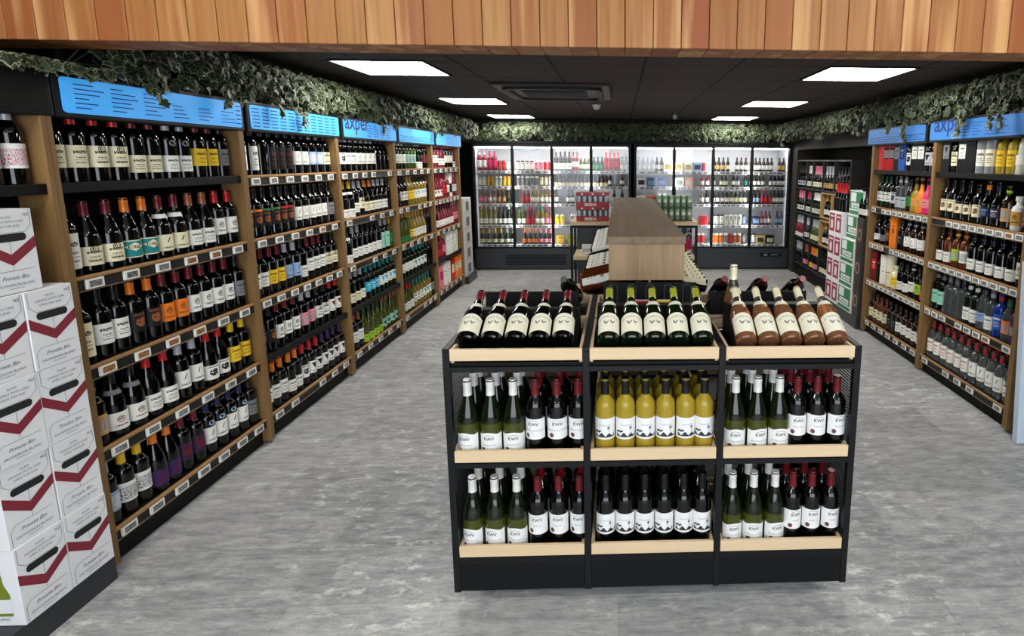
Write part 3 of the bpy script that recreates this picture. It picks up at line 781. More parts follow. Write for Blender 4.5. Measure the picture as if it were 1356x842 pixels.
RR[1, 0] = [T(1, 'wh', 'brown', 'black', 'cream'), T(3, 'wh', 'whisky', 'brown', 'cream', 'arms'), T(2, 'wh', 'brown', 'black', 'black', ink='grey'), T(4, 'wh', 'brown', 'black', 'white', 'text'), T(1, 'wh', 'brown', 'black', 'cream', 'arms')]
for (bi, k), row in RR.items():
    seq = expand(row)
    y1, y0 = YR[bi + 1] - .06, YR[bi] + .10
    for j, sp in enumerate(seq):
        y = y1 + (y0 - y1) * j / (len(seq) - 1)
        if (bi, k) == (0, 0):
            put_bottle(sp, (2.367 + .166, y, ZR[k] + .0005), R(-78), f'{describe(sp)}, behind the {ORD[j]} on the bottom spirits shelf, near bay', SG, n=14, merged=True)
        put_bottle(sp, (2.367 + .074 + random.uniform(-.003, .003), y, ZR[k] + .0005), R(-90 + 16 + random.uniform(-6, 6)),
                   f'{describe(sp)}, {ORD[j]} on the {SHELFW[k]} spirits shelf, {"far" if bi else "near"} bay', SG, n=18)

# ------------------------------------------------------------------ blue illuminated signs above the shelving
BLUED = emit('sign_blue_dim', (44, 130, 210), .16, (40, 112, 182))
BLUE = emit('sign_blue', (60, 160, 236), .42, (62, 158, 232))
def sign(side, y0, y1, label, mode, word=None):
    X = -2.012 if side > 0 else 2.364
    t = thing('illuminated_sign', label, 'sign', (X, (y0 + y1) / 2, 1.862), 0, 'blue signs above the wine wall' if side > 0 else 'blue signs above the spirits wall')
    s, hw = side, (y1 - y0) / 2 - .004
    mb = MB(); mb.box(min(0, -s * .10), max(0, -s * .10), -hw, hw, -.082, .082, 0, .006)
    mb.obj('sign_frame', BLK, t)
    mb = MB()
    mb.prism(rrect(hw - .022, .064, .016), s * .0005, s * .003, 'X')
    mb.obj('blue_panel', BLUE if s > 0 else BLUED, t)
    mb = MB()
    def bar(u0, u1, z, h=.0045):
        u0, u1 = (u0, u1) if s > 0 else (-u1, -u0)
        mb.box(min(s * .0035, s * .0042), max(s * .0035, s * .0042), u0, u1, z - h / 2, z + h / 2)
    rnd = random.Random(int(y0 * 100) + (5 if s > 0 else 9))
    if mode == 'columns':
        for c in range(6):
            u = -hw + .07 + c * .15
            for r in range(6):
                if c >= 3 and r < 2: continue
                bar(u, u + rnd.uniform(.05, .12), .042 - r * .017, .004)
        for r in range(5): bar(hw - .065, hw - .03, .044 - r * .022, .006)
    elif mode == 'waves':
        for r in range(6):
            for c in range(11):
                bar(-hw + .04 + c * .082, -hw + .04 + c * .082 + .06, .046 - r * .019, .006)
    elif mode == 'lines':
        for r in range(3):
            u = -hw + .05
            while u < hw - .1:
                e = u + rnd.uniform(.05, .2); bar(u, min(e, hw - .04), -.012 - r * .018, .0055); u = e + .02
    elif mode == 'end':
        for r in range(5):
            for c in range(7):
                if c > 2: bar(-hw + .04 + c * .12, -hw + .04 + c * .12 + rnd.uniform(.05, .1), .036 - r * .02, .005)
    if word:
        v, f = text2d(word, .17, 0, .012)
        u = -hw + .045 + .19
        mb.add([(s * .0045, s * (x + u), y - .004) for x, y in v], f)
    mb.obj('lettering', INKB, t)
sign(1, 2.074, 3.074, 'blue sign with columns of small print above the first wine bay', 'columns')
sign(1, 3.092, 4.092, 'blue sign with rows of wavy dashes above the second wine bay', 'waves')
sign(1, 4.110, 5.110, 'blue sign with dark blue lettering above the third wine bay', 'end', 'axper')
sign(1, 5.128, 6.128, 'blue sign with small lines above the fourth wine bay', 'lines')
sign(1, 6.146, 7.146, 'blue sign with small print above the fifth wine bay, by the coolers', 'end')
sign(-1, 3.10, 4.13, 'blue sign with dark blue lettering on the spirits wall', 'end', 'axpe')
sign(-1, 4.148, 5.16, 'blue sign with dashed lines on the spirits wall beside the pillar', 'lines')
t = thing('sign_box', 'unlit black sign box above the stacked white cartons', 'sign', (-2.012, 1.56, 1.862))
mb = MB(); mb.box(-.10, 0, -.5, .51, -.082, .082, 0, .006); mb.obj('sign_frame', BLK, t)
mb = MB(); mb.box(.0, .002, -.48, .49, -.07, .07); mb.obj('front_panel', BLK2, t)
# dark fascia boards behind the ivy
struct(MB().box(-2.20, -2.17, 2.30, 7.2, 1.80, ZC).obj('trim_fascia_wine', BLK2))
struct(MB().box(2.52, 2.55, 2.30, 5.07, 1.86, ZC).obj('trim_fascia_spirits', BLK2))
struct(MB().box(XL, 2.58, 8.40, 8.43, 1.90, ZC).obj('trim_fascia_coolers', BLK2))

# ------------------------------------------------------------------ glass door coolers
INNER = pm('cooler_liner', (226, 228, 232), .5)
CSHELF = pm('cooler_shelf', (206, 206, 206), .4)
TUBE = emit('cooler_light', (255, 252, 250), FRIDGE_STRENGTH)
def thin_glass():
    m = bpy.data.materials.new('door_glass'); m.use_nodes = True
    t = m.node_tree; t.nodes.clear()
    o = t.nodes.new('ShaderNodeOutputMaterial'); mx = t.nodes.new('ShaderNodeMixShader')
    a = t.nodes.new('ShaderNodeBsdfTransparent'); g = t.nodes.new('ShaderNodeBsdfGlossy'); f = t.nodes.new('ShaderNodeFresnel')
    a.inputs[0].default_value = (.94, .95, .95, 1); g.inputs['Roughness'].default_value = .02; f.inputs[0].default_value = 1.35
    t.links.new(f.outputs[0], mx.inputs[0]); t.links.new(a.outputs[0], mx.inputs[1]); t.links.new(g.outputs[0], mx.inputs[2]); t.links.new(mx.outputs[0], o.inputs[0])
    return m
GLZ = thin_glass()
FY = 8.06
FZ = [.375, .665, .985, 1.245, 1.475]
def cooler(x0, x1, label, vent):
    t = thing('glass_door_cooler', label, 'fridge', ((x0 + x1) / 2, FY, 0), 0, 'glass door coolers')
    h = (x1 - x0) / 2
    mb = MB()
    mb.box(-h, -h + .035, .03, .72, .0, 1.87); mb.box(h - .035, h, .03, .72, .0, 1.87)
    mb.box(-h + .035, h - .035, .03, .72, 1.845, 1.87); mb.box(-h + .035, h - .035, .69, .72, .0, 1.845)
    mb.box(-h + .035, h - .035, .05, .69, .30, .335)
    mb.obj('cabinet', BLK, t)
    mb = MB(); mb.box(-h, h, .0, .03, .03, .325, 0, .003); mb.box(-h + .02, h - .02, .03, .05, 0, .03)
    kp = mb.obj('kick_panel', CHAR, t)
    if vent:
        mb = MB()
        for i in range(6): mb.box(-h + .45, -h + 1.35, -.004, -.0005, .08 + i * .028, .094 + i * .028)
        mb.obj('vent_slots', BLK2, kp)
    else:
        mb = MB(); mb.box(h - .42, h - .10, -.004, -.0005, .20, .255); mb.obj('control_panel', BLK2, kp)
        mb = MB(); mb.box(h - .36, h - .31, -.006, -.0045, .213, .243); mb.box(h - .26, h - .14, -.006, -.0045, .222, .237); mb.obj('control_display', STEEL, kp)
    mb = MB(); mb.box(-h + .036, h - .036, .645, .688, .34, 1.84); mb.box(-h + .036, -h + .042, .06, .64, .34, 1.84); mb.box(h - .042, h - .036, .06, .64, .34, 1.84)
    mb.obj('liner', INNER, t)
    for k, z in enumerate(FZ):
        mb = MB(); mb.box(-h + .045, h - .045, .12, .60, z - .012, z)
        sh = mb.obj('shelf', CSHELF, t)
        mb = MB(); mb.box(-h + .045, h - .045, .108, .119, z - .038, z + .004); mb.obj('shelf_edge', CSHELF, sh)
        mb = MB(); rnd = random.Random(k * 7 + int(x0 * 10)); x = -h + .10
        while x < h - .12:
            wd = rnd.choice((.04, .05, .07))
            mb.box(x, x + wd, .1045, .1075, z - .030, z - .006); x += wd + rnd.uniform(.012, .045)
        mb.obj('price_strip', pm('strip_print', (96, 96, 98), .5), sh)
    dw = (2 * h - .03) / 4
    for d in range(4):
        a, b = -h + .015 + d * dw, -h + .015 + (d + 1) * dw
        mb = MB()
        f = .021
        mb.box(a + .0002, a + f, -.004, .026, .33, 1.85); mb.box(b - f, b - .0002, -.004, .026, .33, 1.85)
        mb.box(a + f, b - f, -.004, .026, .33, .352); mb.box(a + f, b - f, -.004, .026, 1.822, 1.85)
        dr = mb.obj('door', BLK, t)
        MB().box(a + f, b - f, .009, .013, .352, 1.822).obj('glass', GLZ, dr)
        mb = MB(); hx = b - .03 if d % 2 == 0 else a + .018
        mb.tube([(hx + .006, -.006, .95), (hx + .006, -.03, .97), (hx + .006, -.03, 1.23), (hx + .006, -.006, 1.25)], .005)
        mb.obj('handle', BLK, dr)
    for d in range(1, 4):
        x = -h + .015 + d * dw
        MB().box(x - .009, x + .009, .036, .05, .36, 1.80).obj('light_tube', TUBE, t)
    MB().box(-h + .06, h - .06, .06, .10, 1.805, 1.83).obj('light_tube', TUBE, t)
cooler(-2.135, .185, 'black glass door cooler with vent slots in its base, full of bottles and cans', True)
cooler(.225, 2.57, 'black glass door cooler with a control display at its base corner', False)
mb = MB(); mb.box(XL, 2.58, 8.08, 8.12, 1.875, 1.905); struct(mb.obj('trim_coolers', BLK2))

FG = 'drinks in the glass door coolers'
def fit(n, sh, gl, cap, lab, st='text', ink='black'): return [(sh, gl, cap, lab, dict(style=st, ink=ink))] * n
def gap(n): return [None] * n
DOORS = [  # eight doors, each five shelves from top to bottom
 [fit(2, 'vd', 'pinkwine', 'white', 'white') + fit(2, 'vd', 'pinkwine', 'magenta', 'magenta') + fit(2, 'can', 'burgundy', None, 'red') + fit(2, 'can', 'grey', None, 'white'),
  fit(2, 'can', 'grey', None, 'white') + fit(2, 'can', 'yellow', None, 'gold') + fit(2, 'can', 'white', None, 'pale') + fit(2, 'can', 'orange', None, 'yellow') + fit(1, 'can', 'white', None, 'grey'),
  fit(2, 'bz', 'rose', 'white', 'pink') + fit(2, 'bz', 'rose', 'pink', 'white') + fit(2, 'bz', 'whisky', 'orange', 'tan') + fit(2, 'bz', 'olive', 'white', 'black'),
  fit(2, 'al', 'straw', 'gold', 'white') + fit(2, 'al', 'straw', 'pale', 'white') + fit(2, 'al', 'bottlegreen', 'black', 'white') + fit(2, 'al', 'bottlegreen', 'white', 'white'),
  fit(4, 'ch', 'bottlegreen', 'gold', 'cream') + fit(2, 'ch', 'bottlegreen', 'silver', 'pale')],
 [fit(2, 'can', 'green', None, 'white') + fit(2, 'can', 'burgundy', None, 'white') + fit(2, 'can', 'white', None, 'pink') + fit(2, 'can', 'pink', None, 'red'),
  fit(2, 'can', 'pale', None, 'grey') + fit(3, 'can', 'white', None, 'grey') + fit(2, 'can', 'yellow', None, 'cream') + fit(1, 'can', 'pink', None, 'white'),
  gap(1) + fit(2, 'bz', 'pinkwine', 'white', 'red') + fit(4, 'bz', 'straw', 'gold', 'white') + fit(1, 'bz', 'rose', 'pink', 'white'),
  fit(2, 'al', 'olive', 'dark green', 'white') + fit(2, 'al', 'pinkwine', 'magenta', 'red') + fit(2, 'al', 'straw', 'teal', 'white', 'vee', 'teal') + fit(2, 'al', 'rose', 'magenta', 'pink'),
  gap(1) + fit(3, 'ch', 'bottlegreen', 'orange', 'orange') + fit(3, 'ch', 'dark', 'pink', 'pink')],
 [fit(4, 'vd', 'brown', 'black', 'white', 'low') + fit(2, 'bx', 'pinkwine', 'burgundy', 'white') + fit(3, 'bz', 'olive', 'pale', 'cream'),
  fit(9, 'bz', 'brown', 'black', 'cream', 'low'),
  fit(1, 'bz', 'brown', 'black', 'white') + gap(2) + fit(2, 'bz', 'brown', 'black', 'white') + gap(4),
  fit(2, 'tin', 'cream', None, 'yellow') + gap(1) + fit(2, 'tin', 'white', None, 'grey') + gap(2),
  fit(1, 'case', 'yellow', None, 'gold') + fit(1, 'case', 'lime', None, 'yellow') + gap(2)],
 [fit(3, 'bz', 'bottlegreen', 'green', 'green') + fit(4, 'bx', 'pinkwine', 'red', 'red') + fit(2, 'bz', 'clear', 'green', 'white'),
  fit(4, 'bz', 'brown', 'black', 'cream', 'low') + fit(1, 'bz', 'brown', 'burgundy', 'white') + gap(2) + fit(1, 'bz', 'brown', 'black', 'white') + gap(1),
  gap(5) + fit(1, 'bz', 'brown', 'black', 'white') + gap(1) + fit(1, 'bz', 'brown', 'black', 'grey') + gap(1), [], []],
 [fit(4, 'bz', 'clear', 'silver', 'white') + fit(2, 'bz', 'dark', 'grey', 'white') + fit(1, 'case', 'cream', None, 'gold') ,
  fit(1, 'case', 'white', None, 'navy') + fit(2, 'case', 'blue', None, 'light blue') + gap(1),
  fit(2, 'case', 'white', None, 'red') + fit(2, 'tin', 'white', None, 'red') + gap(1), [], []],
 [fit(2, 'case', 'cream', None, 'gold', 'emblem') + fit(1, 'case', 'light blue', None, 'purple') + fit(1, 'can', 'pink', None, 'red') + gap(1),
  fit(1, 'case', 'white', None, 'green', 'pict') + fit(1, 'case', 'orange', None, 'white', 'pict') + gap(1) + fit(2, 'bz', 'burgundy', 'white', 'white'),
  fit(1, 'case', 'orange', None, 'copper') + fit(1, 'case', 'tan', None, 'orange') + gap(1) + fit(1, 'bz', 'olive', 'silver', 'white') + fit(1, 'bz', 'dark', 'black', 'white'),
  gap(3) + fit(1, 'case', 'red', None, 'red'), gap(5) + fit(2, 'tin', 'white', None, 'red') + gap(1)],
 [fit(3, 'bz', 'brown', 'black', 'tan') + fit(1, 'bz', 'brown', 'black', 'cream') + gap(1) + fit(3, 'bz', 'brown', 'black', 'white'),
  fit(1, 'bz', 'brown', 'white', 'white') + gap(1) + fit(2, 'bz', 'bottlegreen', 'white', 'cream') + gap(1) + fit(2, 'bz', 'bottlegreen', 'white', 'white') + gap(1) + fit(1, 'bz', 'bottlegreen', 'white', 'teal'),
  fit(4, 'bz', 'dark', 'white', 'white') + fit(4, 'bz', 'bottlegreen', 'white', 'cream'),
  fit(3, 'tin', 'navy', None, 'white', 'emblem') + fit(4, 'tin', 'white', None, 'pale', 'vee', 'grey') + fit(1, 'can', 'navy', None, 'light blue'),
  fit(3, 'tin', 'white', None, 'orange') + fit(1, 'tin', 'white', None, 'grey') + fit(1, 'tin', 'burgundy', None, 'red') + fit(2, 'tin', 'pale', None, 'copper') + fit(1, 'tin', 'black', None, 'grey')],
 [fit(6, 'bz', 'brown', 'black', 'white') + gap(1) + fit(2, 'bz', 'brown', 'black', 'tan'),
  fit(4, 'bz', 'dark', 'white', 'white') + gap(1) + fit(4, 'bz', 'dark', 'white', 'white', 'emblem'),
  fit(3, 'bz', 'dark', 'black', 'light blue') + fit(3, 'bz', 'pinkwine', 'red', 'red') + fit(3, 'bz', 'dark', 'black', 'white'),
  gap(1) + fit(1, 'case', 'navy', None, 'light blue', 'emblem') + fit(3, 'bz', 'pinkwine', 'burgundy', 'white') + gap(1) + fit(2, 'bz', 'navy', 'black', 'light blue'),
  fit(2, 'tin', 'black', None, 'silver') + fit(1, 'case', 'tan', None, 'dark green') + fit(1, 'case', 'brown', None, 'cream') + gap(2)],
]
DNAME = ['first', 'second', 'third', 'fourth', 'fifth', 'sixth', 'seventh', 'eighth']
SHN = ['top', 'second', 'third', 'fourth', 'bottom']
for d, rows in enumerate(DOORS):
    x0, x1 = ((-2.105, .155) if d < 4 else (.255, 2.54))
    q = (x1 - x0) / 4
    a, b = x0 + (d % 4) * q + .012, x0 + (d % 4 + 1) * q - .012
    for r, row in enumerate(rows):
        if not row: continue
        wd = [(.135 if sp and sp[0] == 'case' else .08 if sp and sp[0] in ('ch', 'vd') else .068) for sp in row]
        tot = sum(wd); sc = (b - a) / tot
        if sc < 1: wd = [v * sc for v in wd]; pad = 0
        else: pad = (b - a - tot) / len(wd)
        x = a; j = 0
        for sp, v in zip(row, wd):
            xc = x + (v + pad) / 2; x += v + pad
            if sp is None: continue
            lim = v + pad - .002
            o = put_bottle(sp, (xc, FY + .17, FZ[4 - r] + .0005), random.uniform(-.15, .15), f'{describe(sp)}, {ORD[j]} on the {SHN[r]} shelf, {DNAME[d]} cooler door', FG, n=12, merged=True)
            dia = (.13 if sp[0] == 'case' else 2 * SHAPES[sp[0]]['r'] if sp[0] in SHAPES else .076)
            top = (FZ[5 - r] - .03 if r else 1.80) - FZ[4 - r]
            hh = {'ch': .30, 'case': .135, 'box': .27}.get(sp[0], SHAPES[sp[0]]['prof'][-1][1] if sp[0] in SHAPES else .27)
            k1 = min(1, lim / dia); k2 = min(1.05, (top - .01) / hh)
            k1 = min(k1, 1); k2 = min(k2, 1.0)
            o.scale = (k1, k1, k2)
            j += 1

# ------------------------------------------------------------------ dark wine rack beyond the spirits wall
RX = 2.575
rack = thing('wine_rack', 'black cubby rack of sparkling wine on the dark wall near the coolers', 'wine rack', (RX, 0, 0))
ry = [7.80, 7.42, 7.18, 6.82, 6.44, 5.98]
rz_ = [.20, .575, .93, 1.275, 1.655]
mb = MB(); mb.box(.32, .335, ry[-1], ry[0], .0, 1.655); mb.obj('back_panel', BLK2, rack)
mb = MB(); mb.box(.03, .32, ry[-1], ry[0], .0, .18); mb.obj('plinth', BLK2, rack)
RK = pm('rack_laminate', (40, 38, 37), .5)
for z in rz_:
    mb = MB(); mb.box(0, .32, ry[-1], ry[0], z - .02, z, 0, .002); mb.obj('shelf', RK, rack)
for y in ry:
    mb = MB(); mb.box(.001, .319, y - .006, y + .006, .2, 1.636); mb.obj('upright', RK, rack)
def crate(ya, yb, k, label):
    t = thing('wooden_crate', label, 'crate', (RX - .01, (ya + yb) / 2, rz_[k] + .001), 0, 'pale wooden crates in the wine rack')
    h, g = abs(yb - ya) / 2 - .012, rz_[k + 1] - rz_[k] - .028
    for q in (-h, h - .014):
        mb = MB(); mb.box(0, .25, q, q + .014, 0, g); mb.obj('side_board', CRATE, t)
    mb = MB(); mb.box(0, .25, -h + .014, h - .014, 0, .014); mb.obj('base_board', CRATE, t)
    mb = MB(); mb.box(0, .25, -h + .014, h - .014, g - .014, g); mb.obj('top_board', CRATE, t)
    mb = MB(); mb.box(.24, .25, -h + .014, h - .014, .014, g - .014); mb.obj('back_board', CRATE, t)
crate(6.44, 6.82, 2, 'pale wooden crate holding one gold topped bottle, upper of two')
crate(6.44, 6.82, 1, 'pale wooden crate in the wine rack, lower one behind the red cartons')
crate(5.98, 6.44, 2, 'widest pale wooden crate in the wine rack, red foiled bottles inside')
RKROWS = {  # column, shelf from bottom
 (0, 3): fit(3, 'ch', 'dark', 'black', 'silver', 'oval'), (1, 3): fit(2, 'ch', 'dark', 'white', 'white', 'pict'), (2, 3): fit(4, 'ch', 'bottlegreen', 'pink', 'cream'), (3, 3): fit(3, 'ch', 'dark', 'silver', 'tan'), (4, 3): fit(4, 'ch', 'dark', 'black', 'gold', 'emblem'),
 (0, 2): fit(3, 'ch', 'dark', 'pink', 'white', 'oval'), (1, 2): fit(2, 'ch', 'dark', 'magenta', 'white', 'pict'), (2, 2): fit(4, 'ch', 'bottlegreen', 'white', 'pale'), (3, 2): fit(2, 'ch', 'dark', 'gold', 'white'), (4, 2): fit(2, 'ch', 'dark', 'gold', 'red') + fit(1, 'ch', 'dark', 'gold', 'cream'),
 (0, 1): fit(4, 'ch', 'pinkwine', 'silver', 'white', 'low'), (1, 1): fit(2, 'ch', 'dark', 'silver', 'white', 'pict'), (2, 1): fit(4, 'ch', 'olive', 'silver', 'cream'), (3, 1): fit(2, 'ch', 'dark', 'gold', 'white'),
 (0, 0): fit(3, 'ch', 'dark', 'silver', 'black'), (1, 0): fit(2, 'ch', 'dark', 'copper', 'pink'), (2, 0): fit(2, 'ch', 'dark', 'orange', 'yellow') + fit(2, 'ch', 'dark', 'gold', 'pink'), (3, 0): fit(3, 'ch', 'bottlegreen', 'black', 'cream'),
}
CN = ['first', 'second', 'third', 'fourth', 'fifth']
for (c, k), row in RKROWS.items():
    ya, yb = ry[c] - .02, ry[c + 1] + .085
    inc = (c == 3 and k in (1, 2)) or (c == 4 and k == 2)
    if inc: ya -= .03; yb -= .01
    for j, sp in enumerate(row):
        y = ya + (yb - ya) * ((j + .5) / len(row))
        put_bottle(sp, (RX + .0445 + (.006 if inc else 0), y, rz_[k] + (.016 if inc else .0005)), R(-90 + 22 + random.uniform(-5, 5)),
                   f'{describe(sp)}, {ORD[j]} in {CN[c]} column, {["bottom", "third", "second", "top"][k]} rack row', 'sparkling wine in the black rack', n=14, merged=False)
    for o in C.objects[-1:]: pass
# alcove shelf between the rack and the pillar
t = thing('alcove_shelf', 'dark alcove shelf between the wine rack and the pillar', 'shelf', (RX + .12, 0, 0))
mb = MB(); mb.box(0, .26, 5.17, 5.95, 1.30, 1.325); mb.obj('board', RK, t)
mb = MB(); mb.box(.25, .26, 5.17, 5.95, .13, 1.29); mb.obj('back_panel', BLK2, t)
for j in range(5):
    put_bottle(('ch', 'dark', 'silver' if j < 3 else 'burgundy', 'grey', dict(style='text')), (RX + .2, 5.80 - j * .115, 1.3255), R(-75), f'dark silver foiled bottle, {ORD[j]} on the alcove shelf over the cartons', 'bottles on the alcove shelf', n=14)

# ------------------------------------------------------------------ the display island, front double sided unit
IX = [-.599, -.115, .367, .855]
IY0, IYM0, IYM1, IY1 = 1.820, 2.198, 2.222, 2.600
TZ = [(.192, .188, .232), (.572, .564, .608), (.934, .945, .987)]     # tray floor, lip bottom, lip top
isl = thing('display_island', 'black metal framed display island with birch trays in the middle of the floor', 'display unit', (0, 0, 0))
for x in IX:
    for ya in (IY0, IYM0, IY1 - .024):
        mb = MB(); mb.box(x - .012, x + .012, ya, ya + .024, .045, .975, 0, .0015); mb.obj('upright', BLK, isl)
    mb = MB(); mb.box(x - .012, x + .012, IY0, IY1, .976, .990, 0, .0015); mb.obj('top_rail', BLK, isl)
for y in (IY0, IYM0, IY1 - .024):
    for zf, l0, l1 in TZ:
        for c in range(3):
            mb = MB(); mb.box(IX[c] + .0125, IX[c + 1] - .0125, y + .001, y + .023, zf - .03, zf - .012 if zf > .3 else zf - .006); mb.obj('cross_rail', BLK, isl)
for c in range(3):
    a, b = IX[c] + .0128, IX[c + 1] - .0128
    for ya, yb, front in ((IY0 + .002, IYM0 - .001, True), (IYM1 + .001, IY1 - .002, False)):
        mb = MB(); yk = ya if front else yb - .014
        mb.box(a, b, yk, yk + .014, .05, .184); mb.obj('kick_panel', BLK2, isl)
        for zf, l0, l1 in TZ:
            mb = MB(); mb.box(a, b, ya + .013, yb - .013, zf - .011, zf)
            tr = mb.obj('tray', BLK2, isl)
            mb = MB()
            mb.box(a, b, ya, ya + .012, l0, l1, 0, .001)
            mb.box(a, b, yb - .012, yb, l0, l1 - (.0 if not front else .004), 0, .001)
            mb.box(a, a + .011, ya + .0125, yb - .0125, zf, l1 - .002); mb.box(b - .011, b, ya + .0125, yb - .0125, zf, l1 - .002)
            mb.obj('tray_edge', BIRCH, tr)
for x in (IX[0], IX[3]):
    for ya, yb in ((IY0 + .026, IYM0 - .002), (IYM1 + .002, IY1 - .026)):
        for z0, z1 in ((.20, .55), (.60, .90)):
            mb = MB()
            k = int((z1 - z0) / .0115)
            for i in range(k): mb.box(x - .004, x + .004, ya, yb, z0 + i * .0115, z0 + i * .0115 + .0042)
            mb.obj('side_grille', CHAR, isl)
for x in (-.47, .13, .73):
    for y in (1.95, 2.46):
        mb = MB(); mb.lathe([(0, -.011), (.018, -.011), (.022, -.006), (.022, .006), (.018, .011), (0, .011)], 14, M=Matrix.Translation((x, y, .022)) @ Matrix.Rotation(PI / 2, 4, 'Y'))
        mb.box(x - .016, x - .0125, y - .012, y + .012, .02, .05); mb.box(x + .0125, x + .016, y - .012, y + .012, .02, .05)
        mb.obj('caster', BLK, isl)

# --- bottles of the island
SEALC = pm('seal_red', (96, 30, 34), .5)
PAPERW = pm('label_paper', (226, 226, 224), .55)
PAPERC = pm('label_paper_cream', (226, 222, 200), .55)
GREYINK = pm('grey_ink', (110, 112, 118), .6)
def crest_label(shape, variety):
    """white label with crest lettering, a small line and a round seal"""
    d = SHAPES[shape]; r = d['r'] + .0007
    mb = MB()
    if shape == 'bg':
        z0, z1 = .012, .088
        mb.patch(r, z0, z1, 1.32, 0, 14, top=lambda u: .004 * math.cos(u * PI * 1.4))
    else:
        z0, z1 = .062, .140
        mb.patch(r, z0, z1, 1.32, 0, 14)
    r += .0004
    wrap_text(mb, 'KWV', .017, r, z1 - .026, 1, bold=.02)
    arcp = [(-.017 + .034 * i / 10, z1 - .0095 + .004 * math.sin(PI * i / 10)) for i in range(11)]
    wrap_poly(mb, arcp + [(x, z - .0012) for x, z in arcp[::-1]], r, 1)
    wrap_poly(mb, [(-.012, z1 - .0300), (.012, z1 - .0300), (.012, z1 - .0292), (-.012, z1 - .0292)], r, 1)
    wrap_text(mb, variety, .0078, r, z1 - .0465, 3)
    for i, wv in enumerate((.032, .022)):
        wrap_poly(mb, [(-.006, z1 - .055 - i * .006), (-.006 + wv, z1 - .055 - i * .006), (-.006 + wv, z1 - .0538 - i * .006), (-.006, z1 - .0538 - i * .006)], r, 3)
    wrap_poly(mb, disc(-.0225, z0 + .0145, .0085), r, 2)
    wrap_poly(mb, disc(-.0225, z0 + .0145, .0055), r + .0002, 3)
    wrap_poly(mb, disc(-.0225, z0 + .0145, .0045), r + .0004, 2)
    return mb.mesh('label', [PAPERW, INK, SEALC, GREYINK])
def tree_label():
    """white label with a dark hillside and a lone tree"""
    r = SHAPES['bx']['r'] + .0007; mb = MB(); z0, z1 = .058, .138
    mb.patch(r, z0, z1, 1.34, 0, 14); r += .0004
    wrap_text(mb, 'CHARDONNAY', .0062, r, z1 - .028, 2)
    wrap_poly(mb, [(-.018, z1 - .018), (.018, z1 - .018), (.018, z1 - .0155), (-.018, z1 - .0155)], r, 2)
    hill = [(-.038, z0 + .014), (-.03, z0 + .008), (.03, z0 + .008), (.040, z0 + .024), (.032, z0 + .020), (.018, z0 + .016), (.006, z0 + .020), (-.008, z0 + .015), (-.02, z0 + .018), (-.036, z0 + .026)]
    for a, b in zip(range(0, 9), range(1, 10)): pass
    xs = [-.040 + i * .005 for i in range(17)]
    rnd = random.Random(4)
    top = [z0 + .018 + .006 * math.cos(i * 1.1) + rnd.uniform(-.002, .003) for i in range(17)]
    for i in range(16):
        wrap_poly(mb, [(xs[i], z0 + .008), (xs[i + 1], z0 + .008), (xs[i + 1], top[i + 1]), (xs[i], top[i])], r, 1)
    wrap_poly(mb, [(.0145, z0 + .02), (.0157, z0 + .02), (.0157, z0 + .045), (.0145, z0 + .045)], r, 2)
    wrap_poly(mb, disc(.015, z0 + .044, .005, .006), r + .0002, 2)
    for i in range(4): wrap_poly(mb, disc(-.036 + i * .006, z0 + .028 + (i % 2) * .003, .005, .003), r + .0003, 1)
    return mb.mesh('label', [PAPERW, pm('hill_ink', (40, 42, 48), .6), GREYINK])
def farm_label():
    """cream arched label, lettering in an arc over two hens"""
    r = SHAPES['bg']['r'] + .0007; mb = MB(); z0, z1 = .026, .104
    mb.patch(r, z0, z1, 1.30, 0, 16, top=lambda u: .012 * (1 - u * u)); r += .0004
    wrap_text(mb, 'La Vieille Ferme', .0118, r, z1 - .010, 1, arc=6)
    def hen(cx, cz, s):
        body = [(-.9, .1), (-.6, -.5), (0, -.7), (.6, -.4), (.85, .1), (1.3, .75), (1.15, 1.05), (.75, .75), (.3, .3), (-.2, .3), (-.55, .7), (-.6, 1.05), (-.95, 1.15), (-1.15, .9), (-.95, .7)]
        pts = [(cx + x * s, cz + abs(1) * z * s) for x, z in body]
        c = (cx, cz)
        for i in range(len(pts)): wrap_poly(mb, [c, pts[i], pts[(i + 1) % len(pts)]], r, 2)
        for dx in (-.2, .2): wrap_poly(mb, [(cx + (dx - .05) * s, cz - 1.3 * s), (cx + (dx + .05) * s, cz - 1.3 * s), (cx + (dx + .05) * s, cz - .5 * s), (cx + (dx - .05) * s, cz - .5 * s)], r, 2)
    hen(-.010, z0 + .043, .0088); hen(.0135, z0 + .045, -.0001 + .0080)
    wrap_poly(mb, [(-.02, z0 + .0125), (.02, z0 + .0125), (.02, z0 + .014), (-.02, z0 + .014)], r, 1)
    wrap_poly(mb, [(-.013, z0 + .006), (.013, z0 + .006), (.013, z0 + .0072), (-.013, z0 + .0072)], r, 1)
    return mb.mesh('label', [PAPERC, pm('soft_ink', (96, 92, 84), .6), pm('hen_ink', (120, 118, 110), .6)])
def farm_bib():
    mb = MB(); v = []; n = 14
    for i in range(n + 1):
        u = -1 + 2 * i / n; a = u * 1.25
        zl = .164 + .012 * u * u
        for z in (zl, .184, .190):
            pr = SHAPES['bg']['prof']
            rr = next(ra + (rb - ra) * (z - za) / (zb - za) for (ra, za), (rb, zb) in zip(pr, pr[1:]) if zb > za and za <= z <= zb) + .0012
            v.append((rr * math.sin(a), -rr * math.cos(a), z))
    mb.add(v, [(i * 3 + k, i * 3 + 3 + k, i * 3 + 4 + k, i * 3 + 1 + k) for i in range(n) for k in range(2)], 0, True)
    return mb.mesh('neck_label', [PAPERC])
HD = 28
